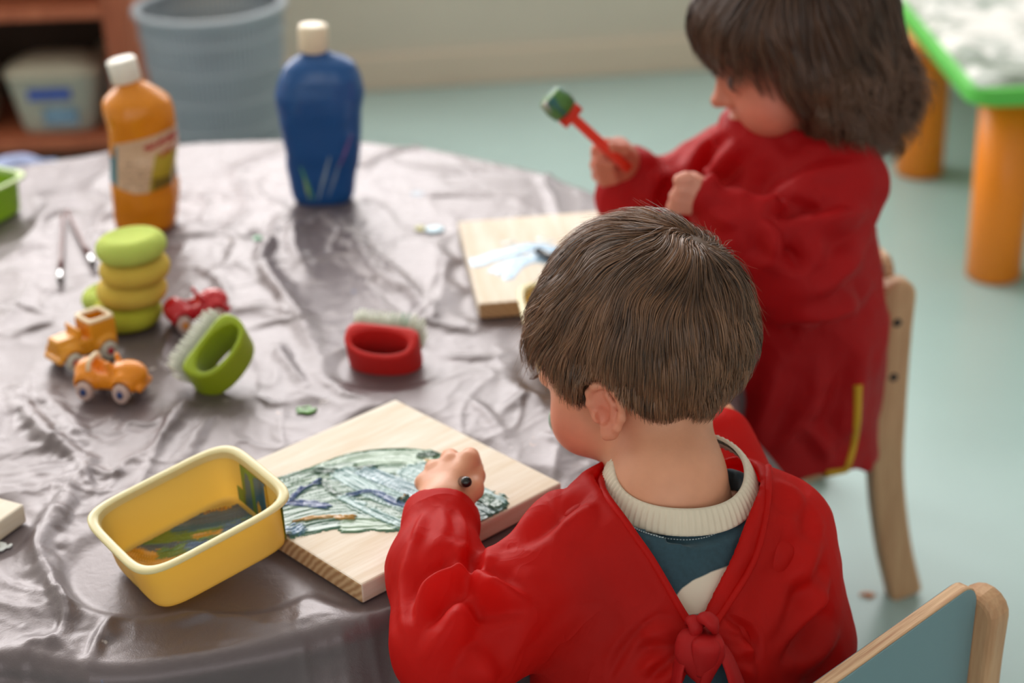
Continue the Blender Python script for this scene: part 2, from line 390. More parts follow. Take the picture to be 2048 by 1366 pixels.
def cloth_height(x, y):
    """height of the crumpled cloth above the table top"""
    p = np.stack([x, y, np.zeros_like(x)], -1)
    wv = p + .035 * np.stack([fbm(p * 6 + 3, 2), fbm(p * 6 + 19, 2), np.zeros_like(x)], -1)
    st = np.array([1.0, .55, 1])                                   # creases run mostly towards the window
    r1 = 1 - abs(fbm(wv * 7 * st, 2)) * 1.5; r1 = np.clip(r1, 0, 1) ** 5
    r2 = 1 - abs(fbm(wv * 17 * st + 11, 2)) * 1.4; r2 = np.clip(r2, 0, 1) ** 4
    r3 = 1 - abs(fbm(wv * 38 + 5, 2)) * 1.3; r3 = np.clip(r3, 0, 1) ** 3
    amt = .35 + .65 * ss(-.2, .5, fbm(p * 3 + 40, 2))
    h = .0012 + .0052 * r1 + amt * (.0030 * r2 + .0013 * r3) + .003 * (fbm(p * 5 + 2, 2) * .5 + .5)
    for C, a, w in _FP:
        m = (x > C[:, 0].min() - .05) & (x < C[:, 0].max() + .05) & (y > C[:, 1].min() - .05) & (y < C[:, 1].max() + .05)
        if not m.any(): continue
        d, t = seg_dist(np.stack([x[m], y[m], 0 * x[m]], -1), np.c_[C, np.zeros(len(C))])
        jag = 1 + .35 * fbm(p[m] * 60 + a * 999, 2)
        h[m] += a * np.sin(np.pi * np.clip(t, .05, .95)) ** .7 * np.exp(-(d / (w * jag)) ** 2)
    for fx, fy, r in FOOT:
        d = np.hypot(x - fx, y - fy); h = np.where(d < r + .02, .0012 + (h - .0012) * ss(r, r + .02, d), h)
    return h
def make_cloth():
    n = 660; L_ = .86; g = np.linspace(-L_, L_, n); X, Y = np.meshgrid(g, g, indexing='ij'); s = np.hypot(X, Y); th = np.arctan2(Y, X)
    x, y = TC[0] + X, TC[1] + Y; R0 = TR - .012 - .03 * np.exp(-((th - R_(-91)) / .09) ** 2); bend = .010
    cx, cy = X / (s + 1e-9), Y / (s + 1e-9)
    rr = np.minimum(s, R0); hh = cloth_height((TC[0] + cx * rr).ravel(), (TC[1] + cy * rr).ravel()).reshape(X.shape)
    a = np.clip((s - R0) / bend, 0, math.pi / 2); drop = np.maximum(s - R0 - bend * math.pi / 2, 0)
    wave = (.5 + .5 * np.sin(th * 17 + 2.2 * np.sin(th * 3) + 1.1)) ** 1.5 * .075 * ss(0, .16, drop) + .01 * ss(0, .1, drop) * np.sin(th * 41)
    # a deep hanging fold at the lower left of the photo
    wave += .04 * np.exp(-((th - R_(-91)) / .09) ** 2) * ss(0, .04, drop)
    r = rr + bend * np.sin(a) + wave + hh * np.sin(a); z = ZT + hh * np.cos(a) - bend * (1 - np.cos(a)) - drop
    z += .004 * ss(0, .05, drop) * fbm(np.stack([X * 25, Y * 25, 0 * X], -1), 2)
    V = np.stack([TC[0] + cx * r, TC[1] + cy * r, z], -1).reshape(-1, 3)
    I = np.arange(n * n).reshape(n, n); F = np.stack([I[:-1, :-1], I[1:, :-1], I[1:, 1:], I[:-1, 1:]], -1).reshape(-1, 4)
    F = F[(s.ravel()[F] < .845).all(1)]
    use = np.zeros(n * n, bool); use[F.ravel()] = True; re = np.cumsum(use) - 1
    return V[use], re[F]
def cloth_mat():
    m, N, L, b = new_mat('grey_satin_oilcloth'); tc = N.new('ShaderNodeTexCoord')
    def nz(s, d=3, dist=0): n = N.new('ShaderNodeTexNoise'); n.inputs['Scale'].default_value = s; n.inputs['Detail'].default_value = d; n.inputs['Distortion'].default_value = dist; L.new(tc.outputs['Object'], n.inputs['Vector']); return n
    base = N.new('ShaderNodeValToRGB'); L.new(nz(4).outputs['Fac'], base.inputs[0])
    base.color_ramp.elements[0].position = .3; base.color_ramp.elements[1].position = .7
    base.color_ramp.elements[0].color = lin(86, 75, 78); base.color_ramp.elements[1].color = lin(108, 96, 99)
    src = base.outputs[0]
    for sc, off, lo, hi, colr in ((9, (3, 1, 0), .70, .74, lin(120, 170, 200)), (13, (7, 5, 2), .72, .75, lin(70, 150, 100)), (16, (1, 9, 4), .725, .75, lin(190, 150, 120)), (21, (4, 4, 9), .73, .75, lin(60, 120, 190)), (26, (2, 7, 7), .70, .73, lin(205, 195, 190))):
        mp = N.new('ShaderNodeMapping'); mp.inputs['Location'].default_value = off; L.new(tc.outputs['Object'], mp.inputs[0])
        n = N.new('ShaderNodeTexNoise'); n.inputs['Scale'].default_value = sc; n.inputs['Detail'].default_value = 5; n.inputs['Roughness'].default_value = .6; L.new(mp.outputs[0], n.inputs['Vector'])
        r = N.new('ShaderNodeMapRange'); r.inputs[1].default_value = lo; r.inputs[2].default_value = hi; r.inputs[4].default_value = .55; L.new(n.outputs['Fac'], r.inputs[0])
        mx = N.new('ShaderNodeMix'); mx.data_type = 'RGBA'; L.new(r.outputs[0], mx.inputs[0]); L.new(src, mx.inputs[6]); mx.inputs[7].default_value = colr; src = mx.outputs[2]
    L.new(src, b.inputs['Base Color']); b.inputs['Roughness'].default_value = .37; b.inputs['Specular IOR Level'].default_value = .85; b.inputs['Specular Tint'].default_value = (.97, .88, .915, 1)
    n1 = nz(90, 3, .6); n2 = nz(900, 2); mx = N.new('ShaderNodeMix'); mx.inputs[0].default_value = .25; L.new(n1.outputs['Fac'], mx.inputs[2]); L.new(n2.outputs['Fac'], mx.inputs[3])
    bp = N.new('ShaderNodeBump'); bp.inputs['Strength'].default_value = .35; bp.inputs['Distance'].default_value = .0016; L.new(mx.outputs[0], bp.inputs['Height']); L.new(bp.outputs[0], b.inputs['Normal'])
    return m
M['cloth'] = cloth_mat()

# ------------------------------------------------------------------ shelf, bin, far table
M['shelfwood'] = wood('shelf_cherry', lin(186, 106, 74), lin(156, 82, 54), 6, (14, 14, 1))
M['dark'] = mat('shelf_back_dark', lin(62, 46, 36), .7, .2, noise=(6, .2))
sy = 3.42; sx1 = -.742
t = thing('bookshelf', (sx1 - .55, sy + .15, 0), 0, 'reddish brown wooden shelf unit with a dark inside by the wall', 'shelf')
def sbox(name, c, s, m, par): v, f = box(c, s); return bevel(obj(name, v, f, m, par, smooth=False), .003)
for x in (-.527, .527): sbox('side_panel', (x, 0, .46), (.047, .30, .92), M['shelfwood'], t)
for z in (.090, .362, .63, .9): sbox('shelf_board', (0, 0, z), (1.006, .30, .026), M['shelfwood'], t)
sbox('back_panel', (0, .145, .47), (1.0, .008, .88), M['dark'], t); sbox('plinth', (0, -.1, .038), (1.0, .02, .076), M['dark'], t)
# things on the shelf
M['tub'] = mat('tub_plastic', lin(206, 206, 190), .4, .4, noise=(9, .05), transl=.3)
M['tublabel'] = mat('tub_label_blue', lin(52, 82, 170), .5, .4, noise=(40, .1)); M['lid'] = mat('tub_lid', lin(190, 180, 160), .45, .4, noise=(8, .05))
tx = Q(118, 200, sy + .08)[0]
tb = thing('storage_tub', (tx, sy + .1, .1035), 0, 'whitish plastic tub with a blue label on the brown shelf', 'tub')
rings = [ring(0, z, 40, rx, ry, 4) for z, rx, ry in ((0, .075, .06), (.01, .08, .063), (.11, .098, .07), (.115, .100, .072))]
v, f = loft(rings); obj('body', v, f, M['tub'], tb)
v, f = loft([ring(0, z, 40, rx, ry, 4) for z, rx, ry in ((.115, .102, .074), (.128, .102, .074), (.146, .06, .05), (.150, .03, .025))]); obj('lid', v, f, M['lid'], tb)
v, f = box((-.005, -.0715, .085), (.088, .003, .022)); obj('label', v, f, M['tublabel'], tb, smooth=False)
M['tubpic'] = mat('tub_label_picture', lin(120, 150, 175), .5, .4, noise=(30, .3))
v, f = box((.012, -.070, .038), (.07, .003, .036)); obj('label', v, f, M['tubpic'], tb, smooth=False)
M['tub2'] = mat('tub_plastic_pale', lin(186, 196, 188), .4, .4, noise=(9, .05))
t2 = thing('storage_tub', (-.826, sy + .2, .1035), 0, 'pale greenish box on the brown shelf beside the post', 'tub')
v, f = box((0, 0, .06), (.06, .12, .12)); bevel(obj('body', v, f, M['tub2'], t2, smooth=False), .01, 3); v, f = box((0, 0, .126), (.064, .124, .01)); bevel(obj('lid', v, f, M['lid'], t2, smooth=False), .003)
M['sack'] = mat('sack_beige', lin(170, 140, 118), .8, .2, noise=(12, .2), bump=(30, .3, .01))
def sack(p):
    return smin(rbox(p, (0, 0, .075), (.06, .06, .075), .03), ell(p, (.02, 0, .14), (.04, .04, .03)), .02)
v, f = sdf_mesh(sack, (-.09, -.09, -.01), (.09, .09, .19), .006)
tag(link('paper_bag', mesh_data('paper_bag', v, f), M['sack'], loc=(tx - .2, sy + .12, .1035)), 'crumpled beige paper bag at the edge of the brown shelf', 'bag')
# bundle lying on the floor in front of the shelf: blue-white cloth and a red edge
M['bluecloth'] = mat('cloth_blue_white', lin(150, 160, 195), .8, .2, noise=(14, .25), bump=(40, .4, .01)); M['redcloth'] = mat('cloth_red', lin(190, 40, 52), .7, .2, noise=(12, .15))
def heap(c, r, m, name, lab, cat):
    fn = lambda p: ell(p, (0, 0, 0), r) + .012 * fbm(p * 18, 2)
    v, f = sdf_mesh(lambda p: smax(fn(p), -p[:, 2], .01), (-r[0] - .04, -r[1] - .04, -.02), (r[0] + .04, r[1] + .04, r[2] + .04), .008)
    return tag(link(name, mesh_data(name, v, f), m, loc=c), label=lab, cat=cat)
c = Q(40, 322, 2.62); heap((c[0], 2.62, 0), (.15, .12, c[2] + .012), M['bluecloth'], 'cloth_bundle', 'blue and white cloth bundle behind the table below the shelf', 'cloth')
c = Q(125, 326, 2.45); heap((c[0] + .02, 2.42, 0), (.08, .05, c[2] + .012), M['redcloth'], 'cloth_bundle', 'red cloth bundle just behind the table edge', 'cloth')

# waste bin
M['bin'] = mat('bin_grey_plastic', lin(164, 172, 180), .45, .4, noise=(10, .04), transl=.15)
by = 3.30; bc = Q(418, 8, by); bh = bc[2]
t = thing('waste_basket', (bc[0], by, 0), 0, 'grey plastic lattice waste basket standing by the wall', 'basket')
def br(z): return .105 + (.139 - .105) * z / bh
v, f = lathe([(br(bh) - .006, bh - .012), (br(bh) + .004, bh - .014), (br(bh) + .009, bh - .006), (br(bh) + .008, bh + .001), (br(bh), bh + .004), (br(bh) - .006, bh)], 72)
f = [q for q in f if len(q) == 4] + [(5 * 72 + i, 5 * 72 + (i + 1) % 72, (i + 1) % 72, i) for i in range(72)]; obj('rim', v, f, M['bin'], t)
v, f = lathe([(.004, .002), (.103, .002), (.108, .01), (.108, .03), (.104, .03), (.103, .008), (.004, .008)], 72); obj('base', v, f, M['bin'], t)
parts = []; NR = 84
for i in range(NR):
    a = 2 * math.pi * i / NR; d = np.array([math.cos(a), math.sin(a), 0]); e = np.array([-d[1], d[0], 0]); w = .0036; th = .002
    q = [d * (br(z) + s * th) + e * w * u * (br(z) / .139) + [0, 0, z] for z in (.02, bh - .008) for s in (-1, 1) for u in (-1, 1)]
    parts.append((np.array(q), [(0, 1, 5, 4), (2, 6, 7, 3), (0, 4, 6, 2), (1, 3, 7, 5)]))
for z in np.linspace(.06, bh - .05, 6):
    v, f = tube([(br(z) * math.cos(a), br(z) * math.sin(a), z) for a in np.linspace(0, 2 * math.pi, 73)], .0045, 6, False); parts.append((v, f))
v, f = join(parts); tag(obj('lattice', v, f, M['bin'], t, smooth=False), kind='stuff')
M['binbag'] = mat('bin_liner', lin(122, 134, 142), .5, .4, noise=(14, .08), transl=.45)
v, f = loft([ring(br(z) - .006, z, 60) for z in (.012, bh * .4, bh - .09)], True, False); v += .003 * fbm(v * 30, 2)[:, None] * [1, 1, 0]; obj('liner', v, f, M['binbag'], t)

# low table with round orange legs and a green edge
M['green'] = mat('green_edge', lin(96, 196, 80), .4, .4, noise=(9, .04)); M['orange'] = mat('orange_leg', lin(246, 138, 22), .38, .45, noise=(7, .04))
M['yellow'] = mat('yellow_leg', lin(232, 170, 40), .4, .45, noise=(7, .04)); M['tubegrey'] = mat('table_underside', lin(190, 180, 160), .6, .3, noise=(7, .04))
hz = .372; c0 = W(1945, 182, hz); tx0, ty0 = c0[0], c0[1]
t = thing('low_table', (tx0 + .42, ty0 + .6, 0), 0, 'low table with fat orange legs and bright green edge', 'table')
def plate(x0, x1, y0, y1, r, z0, z1, n=8):
    P = []
    for cx, cy, a0 in ((x1 - r, y1 - r, 0), (x0 + r, y1 - r, 90), (x0 + r, y0 + r, 180), (x1 - r, y0 + r, 270)):
        for i in range(n + 1): a = R_(a0 + 90 * i / n); P.append((cx + r * math.cos(a), cy + r * math.sin(a)))
    P = np.array(P); return loft([np.c_[P, np.full(len(P), z)] for z in (z0, z1)])
v, f = plate(-.42, .42, -.6, .6, .045, hz - .03, hz); bevel(obj('tabletop', v, f, M['green'], t, smooth=False), .004, 2)
for x, y, m in ((-.42 + .092, -.6 + .105, 'orange'), (-.42 + .080, -.6 + .625, 'orange'), (-.42 + .095, .53, 'yellow'), (.33, -.54, 'orange'), (.33, .54, 'yellow')):
    v, f = lathe([(.040, 0), (.0475, .005), (.0475, hz - .03)], 32); obj('leg', v + [x, y, 0], f, M[m], t)
def cover_mat():
    m, N, L, b = new_mat('splattered_table_cover'); tc = N.new('ShaderNodeTexCoord'); n = N.new('ShaderNodeTexNoise'); n.inputs['Scale'].default_value = 9; n.inputs['Detail'].default_value = 6; n.inputs['Roughness'].default_value = .65; L.new(tc.outputs['Object'], n.inputs['Vector'])
    r = N.new('ShaderNodeValToRGB'); L.new(n.outputs['Fac'], r.inputs[0]); e = r.color_ramp.elements; e[0].position = .34; e[0].color = lin(96, 112, 92); e[1].position = .52; e[1].color = lin(224, 222, 218)
    x = e.new(.45); x.color = lin(160, 168, 160); L.new(r.outputs[0], b.inputs['Base Color']); b.inputs['Roughness'].default_value = .4; return m
n = 70; gx, gy = np.meshgrid(np.linspace(-.408, .408, n), np.linspace(-.585, .585, n), indexing='ij'); P = np.stack([gx, gy, 0 * gx], -1)
z = hz + .003 + .012 * (fbm(P * 9, 3) * .5 + .5) + .012 * np.clip(1 - abs(fbm(P * 6 + 4, 2)) * 2, 0, 1); ed = np.minimum(.408 - abs(gx), .585 - abs(gy)); z = np.where(ed < .02, hz + .001 + (z - hz) * ed / .02, z)
I = np.arange(n * n).reshape(n, n); F = np.stack([I[:-1, :-1], I[1:, :-1], I[1:, 1:], I[:-1, 1:]], -1).reshape(-1, 4)
v = np.stack([gx, gy, z], -1).reshape(-1, 3)
tag(link('table_cover', mesh_data('table_cover', v, F), cover_mat(), loc=(tx0 + .42, ty0 + .6, 0)), 'crumpled whitish paint-spotted cover lying on the low green-edged table', 'table cover')
# small orange crumb of dried paint on the floor
c = W(1735, 1191, 0); v, f = sdf_mesh(lambda p: ell(p, (0, 0, 0), (.009, .007, .002)) + .002 * fbm(p * 200, 2), (-.014, -.012, -.004), (.014, .012, .005), .001)
tag(link('paint_crumb', mesh_data('paint_crumb', v, f), mat('crumb_orange', lin(214, 150, 120), .6, .3, noise=(60, .1)), loc=(c[0], c[1], .0015)), 'small orange paint crumb on the pale floor behind the chair', 'crumb')
# ------------------------------------------------------------------ things on the table
def frame_from(corners):
    """centre, length, width and heading of a rectangle from four points in order"""
    P = np.array(corners)[:, :2]; c = P.mean(0); a = ((P[1] - P[0]) + (P[2] - P[3])) / 2; b = ((P[3] - P[0]) + (P[2] - P[1])) / 2
    return c, np.linalg.norm(a), np.linalg.norm(b), math.atan2(a[1], a[0])
ZB = ZT + .0025
# boards ------------------------------------------------------------
M['pine'] = wood('pale_pine', lin(238, 226, 212), lin(222, 202, 178), 5, (1.2, 16, 16), .6)
def endgrain():
    m, N, L, b = new_mat('pine_end_grain'); tc = N.new('ShaderNodeTexCoord'); mp = N.new('ShaderNodeMapping'); L.new(tc.outputs['Object'], mp.inputs[0]); mp.inputs['Location'].default_value = (0, .3, .22)
    w = N.new('ShaderNodeTexWave'); w.wave_type = 'RINGS'; w.rings_direction = 'X'; w.inputs['Scale'].default_value = 55; w.inputs['Distortion'].default_value = 3; w.inputs['Detail'].default_value = 2; L.new(mp.outputs[0], w.inputs[0])
    r = N.new('ShaderNodeValToRGB'); L.new(w.outputs['Fac'], r.inputs[0]); r.color_ramp.elements[0].color = lin(178, 132, 92); r.color_ramp.elements[1].color = lin(214, 178, 138)
    L.new(r.outputs[0], b.inputs['Base Color']); b.inputs['Roughness'].default_value = .7; return m
M['endgrain'] = endgrain()
def board(loc, rz, L_, w, label):
    v, f = box((0, 0, .009), (L_, w, .018)); me = mesh_data('wooden_board', v, f, False); me.materials.append(M['pine']); me.materials.append(M['endgrain'])
    me.polygons[0].material_index = 1; me.polygons[1].material_index = 1
    o = link('wooden_board', me, None, loc=loc, rot=(0, 0, rz)); bevel(o, .0018, 2); tag(o, label, 'board', 'square wooden boards on the table')
    for dx in (-.35, 0, .35):
        for dy in (-.35, 0, .35):
            q = np.array([dx * L_, dy * w]); c, s = math.cos(rz), math.sin(rz); foot(loc[0] + c * q[0] - s * q[1], loc[1] + s * q[0] + c * q[1], max(L_, w) * .2)
    return o
zt = ZB + .018
bT, bR, bB = W(820, 785, zt), W(1123, 965, zt), W(722, 1170, zt)
u = bR - bB; rzb = math.atan2(u[1], u[0]); ub = u[:2] / np.linalg.norm(u[:2]); vb = np.array([-ub[1], ub[0]])
LB = np.linalg.norm(u); WB_ = abs((bT - bR)[:2] @ vb); cb = bB[:2] + ub * LB / 2 + vb * WB_ / 2
boardA = board((cb[0], cb[1], ZB), rzb, LB, WB_, 'pale pine board smeared with thick green and blue paint')
g0, g1, g2 = W(915, 443, zt), W(957, 608, zt), W(1180, 416, zt)
u = g1 - g0; a = math.atan2(u[1], u[0]); L2 = np.linalg.norm(u); ua = u[:2] / L2; va = np.array([-ua[1], ua[0]]); c2 = g0[:2] + ua * L2 / 2 + va * .115
boardB = board((c2[0], c2[1], ZB), a, L2, .23, 'pale wooden board with light blue smears on the far side of the table')
l0 = W(48, 1008, zt); dl = W(0, 1042, zt) - l0; al = math.atan2(dl[1], dl[0]); ul = dl[:2] / np.linalg.norm(dl[:2]); vl = np.array([ul[1], -ul[0]])
c3 = l0[:2] + ul * .11 + vl * .11; board((c3[0], c3[1], ZB), al, .22, .22, 'plain wooden board corner poking in at the left edge')

# paint smears ------------------------------------------------------
M['wetpaint'] = mat('wet_paint', (1, 1, 1), .20, .5, attr='col', bump=(900, .25, .0005))
def strokes_mesh(inv, strokes, x0, x1, y0, y1, h=.0011, seed=1):
    """inv: pixel -> local xy. strokes: (pixels, half width m, colour, thickness)"""
    nx, ny = int((x1 - x0) / h), int((y1 - y0) / h); X, Y = np.meshgrid(x0 + np.arange(nx) * h, y0 + np.arange(ny) * h, indexing='ij'); p = np.stack([X.ravel(), Y.ravel(), 0 * X.ravel()], -1)
    H = np.zeros(len(p)); C = np.tile(np.array(strokes[0][2][:3]), (len(p), 1)); cov = np.full(len(p), -1.0)
    for i, (px, w, col, th) in enumerate(strokes):
        P = spline([inv(*q) for q in px], 6); P3 = np.c_[P, np.zeros(len(P))]
        d, t = seg_dist(p, P3); T = np.gradient(P, axis=0); k = np.clip((t * (len(P) - 1)).astype(int), 0, len(P) - 1)
        nrm = np.stack([-T[k, 1], T[k, 0]], -1); nrm /= np.linalg.norm(nrm, axis=1)[:, None] + 1e-9
        acr = ((p[:, :2] - P[k]) * nrm).sum(1); rag = .0025 * fbm(np.c_[acr * 900, t * 3, np.full(len(p), i + seed * 9.)], 2) + .0012 * fbm(p * 160 + i, 2)
        inside = (w - d + rag) ; m = inside > 0; e = ss(0, .0016, inside)
        bris = vnoise(np.c_[acr * 1300, t * 4 + i, np.full(len(p), i * 3.1)]); bris2 = vnoise(np.c_[acr * 3000, t * 6, np.full(len(p), i * 1.7)])
        hh = th * (.55 + .30 * bris + .22 * bris2 + .35 * np.exp(-((d - w + .0016) / .0016) ** 2) + .35 * ss(.85, 1, t))
        H = np.where(m, H * (1 - .8 * e) + np.maximum(hh, .00015) * e + .0003, H); cc = np.array(col[:3]) * (1 + .28 * bris + .12 * bris2)[:, None]
        wht = np.clip(.16 * ss(.2, .9, bris), 0, 1)[:, None]; cc = cc * (1 - wht) + np.array(lin(214, 226, 220)[:3]) * wht
        C = np.where(m[:, None], C * (1 - .9 * e[:, None]) + cc * .9 * e[:, None], C); cov = np.maximum(cov, inside)
    I = np.arange(nx * ny).reshape(nx, ny); F = np.stack([I[:-1, :-1], I[1:, :-1], I[1:, 1:], I[:-1, 1:]], -1).reshape(-1, 4); F = F[(cov[F] > 0).any(1)]
    H = np.where(cov > 0, H, -.0004); use = np.zeros(len(p), bool); use[F.ravel()] = True; re = np.cumsum(use) - 1
    return np.c_[p[use, :2], H[use]], re[F], np.clip(C[use], 0, 1)
def inv_board(c, ang, z):
    def g(px, py): d = W(px, py, z)[:2] - c; return (d[0] * math.cos(ang) + d[1] * math.sin(ang), -d[0] * math.sin(ang) + d[1] * math.cos(ang))
    return g
G1, G2, G3, BL, PB, YL = lin(104, 138, 104), lin(56, 102, 76), lin(30, 72, 54), lin(30, 62, 140), lin(100, 142, 144), lin(200, 140, 30)
SA = [([(575, 1000), (680, 965), (800, 945), (860, 950)], .030, lin(70, 114, 90), .0008), ([(575, 1042), (680, 1025), (790, 1020), (860, 1000)], .026, lin(66, 108, 92), .0008), ([(560, 985), (640, 950), (720, 922), (800, 915), (850, 922)], .016, G1, .0012), ([(556, 1010), (640, 985), (740, 975), (830, 975)], .022, G2, .0014),
      ([(558, 1045), (640, 1025), (720, 1020), (800, 1025)], .018, G2, .0012), ([(700, 1052), (760, 1050), (810, 1048)], .011, G1, .0009), ([(840, 950), (900, 975), (970, 1010)], .020, PB, .0013),
      ([(850, 1000), (900, 1015), (950, 1035)], .013, PB, .0012), ([(550, 972), (620, 950), (690, 938)], .010, G2, .0016), ([(640, 945), (690, 948), (740, 940)], .006, G3, .0022),
      ([(690, 952), (750, 985), (815, 1010)], .0125, PB, .0016), ([(735, 948), (790, 970), (850, 990)], .0095, lin(92, 132, 148), .0014), ([(560, 1012), (600, 1008), (650, 1014)], .005, BL, .0018),
      ([(583, 1002), (605, 982), (640, 968)], .0032, BL, .0028), ([(645, 968), (670, 990), (700, 998)], .003, G3, .002), ([(700, 995), (745, 988), (800, 1012), (840, 1022)], .0036, lin(46, 78, 140), .0026), ([(690, 1000), (750, 1030), (800, 1052)], .006, PB, .0015),
      ([(590, 1046), (640, 1037), (705, 1038)], .0028, YL, .0022), ([(556, 1062), (578, 1068), (596, 1060)], .007, lin(90, 130, 170), .002), ([(555, 1072), (575, 1072)], .004, G3, .002), ([(845, 915), (865, 912)], .0055, G3, .0024), ([(852, 925), (866, 926)], .003, YL, .0018),
      ([(970, 1000), (990, 1012)], .008, G2, .0022), ([(935, 1044), (948, 1040)], .003, YL, .0015), ([(802, 1007), (812, 1004)], .0036, G3, .0050), ([(803, 1003), (809, 1001)], .0018, YL, .0030)]
hu, hv = LB / 2 - .0015, WB_ / 2 - .0015
v, f, c = strokes_mesh(inv_board(cb, rzb, zt), SA, -hu, hu, -hv, hv, .0008)
obj('paint_smear', v + [0, 0, .0182], f, M['wetpaint'], boardA, attrs={'col': c})
LBu, LY = lin(150, 190, 224), lin(214, 200, 170)
SB = [([(950, 525), (1000, 510), (1060, 495), (1100, 500)], .012, LBu, .0004), ([(1000, 540), (1050, 520), (1110, 515)], .013, lin(168, 200, 230), .0004), ([(1015, 555), (1030, 535), (1040, 520)], .007, lin(150, 190, 226), .0004), ([(1012, 486), (1024, 484)], .005, LY, .0003), ([(1080, 478), (1100, 482)], .004, lin(216, 210, 180), .0003)]
v, f, c = strokes_mesh(inv_board(c2, a, zt), SB, -L2 / 2 + .002, L2 / 2 - .002, -.113, .113, .0018)
obj('paint_smear', v + [0, 0, .0182], f, M['wetpaint'], boardB, attrs={'col': c})
# splashes of paint on the cloth
M['dabwhite'] = mat('paint_white_wet', lin(236, 238, 238), .2, .6, noise=(40, .05))
def dab(px, py, r, col, label, m=None):
    c = on_table(px, py); foot(c[0], c[1], r * .8); sd = random.Random(px).random() * 50
    v, f = sdf_mesh(lambda p: ell(p, (0, 0, 0), (r, r * .9, .0009)) + .0007 * fbm(p / r * 1.7 + sd, 2), (-r * 1.7, -r * 1.7, -.004), (r * 1.7, r * 1.7, .006), max(r / 9, .0012), 4)
    tag(link('paint_dab', mesh_data('paint_dab', v, f), m or mat('dab', col, .3, .5, noise=(60, .15)), loc=(c[0], c[1], ZB + .0005)), label, 'paint', 'paint dabs on the cloth')
dab(0, 1097, .010, None, 'shiny white paint dab on the cloth at the left edge', M['dabwhite'])
dab(870, 463, .012, lin(170, 206, 226), 'pale blue paint dab on the cloth beside the far board')
dab(845, 461, .009, lin(196, 190, 120), 'yellowish paint dab on the cloth left of the pale blue one')
dab(612, 826, .010, lin(96, 150, 70), 'green paint dab on the cloth above the painted board')
dab(516, 480, .008, lin(96, 176, 130), 'green paint dab on the cloth right of the orange bottle')

# paint trays -------------------------------------------------------
def tray_mesh(lx, wy, h, tape=.0105):
    n = 64; e = 6; prof = []   # outer wall up, over the rim lip, inner wall down
    lipw = .0065
    for z, d in ((0, tape + .004), (.002, tape + .0008), (.006, tape), (h - .004, lipw + .001), (h - .0035, .0006), (h - .003, 0), (h - .0006, 0), (h, .0012), (h, lipw - .001), (h - .0012, lipw + .0008), (h - .006, lipw + .0022), (.007, tape + .0012), (.0032, tape + .002), (.002, tape + .005)):
        prof.append(ring(0, z, n, lx / 2 - d, wy / 2 - d, 5.5 if z > h - .01 else 6))
    return prof
def tray(corners, h, label, cm, rimm):
    c, lx, wy, rz = frame_from(corners); t = thing('paint_tray', (c[0], c[1], ZB), rz, label, 'tray'); pr = tray_mesh(lx, wy, h)
    v, f = loft(pr[:5], True, False); v2, f2 = loft(pr[9:], False, True); V, F = join([(v, f), (v2, f2)]); obj('body', V, F, cm, t)
    v, f = loft(pr[3:11], False, False); obj('rim', v, f, rimm, t)
    for k in (-.25, .25): foot(c[0] + k * lx * math.cos(rz), c[1] + k * lx * math.sin(rz), wy * .55)
    return t, c, lx, wy, rz
M['trayyellow'] = mat('yellow_plastic', lin(242, 214, 128), .33, .5, noise=(8, .02), transl=.56); M['trayrim'] = mat('cream_plastic_rim', lin(246, 234, 184), .28, .5, noise=(8, .02), transl=.25)  # rim is the same yellow plastic; light in its thin lip is coloured in
M['traygreen'] = mat('green_plastic', lin(168, 204, 60), .35, .5, noise=(8, .02), transl=.4); M['greenrim'] = mat('green_plastic_rim', lin(208, 232, 160), .25, .5, noise=(8, .02), transl=.2)  # paler rim colour again stands for light in the thin lip
HT = .049; zr = ZB + HT
def tilted_tray(corners, h, label, cm, rimm):
    P = np.array(corners); c = P.mean(0); x = (P[1] - P[0]) + (P[2] - P[3]); y = (P[3] - P[0]) + (P[2] - P[1]); lx, wy = np.linalg.norm(x) / 2, np.linalg.norm(y) / 2; B = basis(x, y); o = c - B[:, 2] * h
    t, *_ = tray(rect(o, lx, wy, 0), h, label, cm, rimm); t.location = o; t.rotation_euler = Matrix(B.tolist()).to_euler(); return t, o, lx, wy, B
def rect(c, l, w, a):
    u = np.array([math.cos(a), math.sin(a)]) * l / 2; v = np.array([-math.sin(a), math.cos(a)]) * w / 2; c = np.asarray(c)[:2]; return [c - u - v, c + u - v, c + u + v, c - u + v]
zr2 = zr + .0215
T1, o1, lx1, wy1, B1 = tilted_tray([W(296, 1156, zr), W(618, 982, zr2), W(440, 884, zr2), W(140, 1034, zr)], HT, 'yellow plastic tray with blue and green paint leaning on the painted board', M['trayyellow'], M['trayrim'])
def ib(px, py):
    d = ray(px, py); n = B1[:, 2]; q = CP + d * (((o1 + n * .003 - CP) @ n) / (d @ n)) - o1; return (q @ B1[:, 0], q @ B1[:, 1])
SD, SO, SG = lin(32, 84, 110), lin(206, 140, 36), lin(82, 120, 46)
ST = [([(270, 1105), (320, 1115), (360, 1100)], .018, SO, .0008), ([(300, 1080), (340, 1070), (400, 1090)], .013, SO, .0008), ([(250, 1095), (270, 1090), (330, 1098), (400, 1080)], .005, SD, .001), ([(310, 1075), (370, 1070), (430, 1060), (500, 1045)], .012, SG, .0009), ([(365, 1050), (430, 1040), (500, 1020), (545, 1010)], .013, SD, .0012), ([(400, 1095), (440, 1075), (480, 1060)], .010, SG, .0009),
      ([(460, 1060), (490, 1055), (530, 1040)], .009, lin(60, 92, 130), .001), ([(395, 1075), (440, 1065)], .004, SO, .0009), ([(330, 1110), (380, 1098)], .008, SG, .0008), ([(385, 1095), (410, 1090)], .006, lin(70, 100, 150), .0016)]
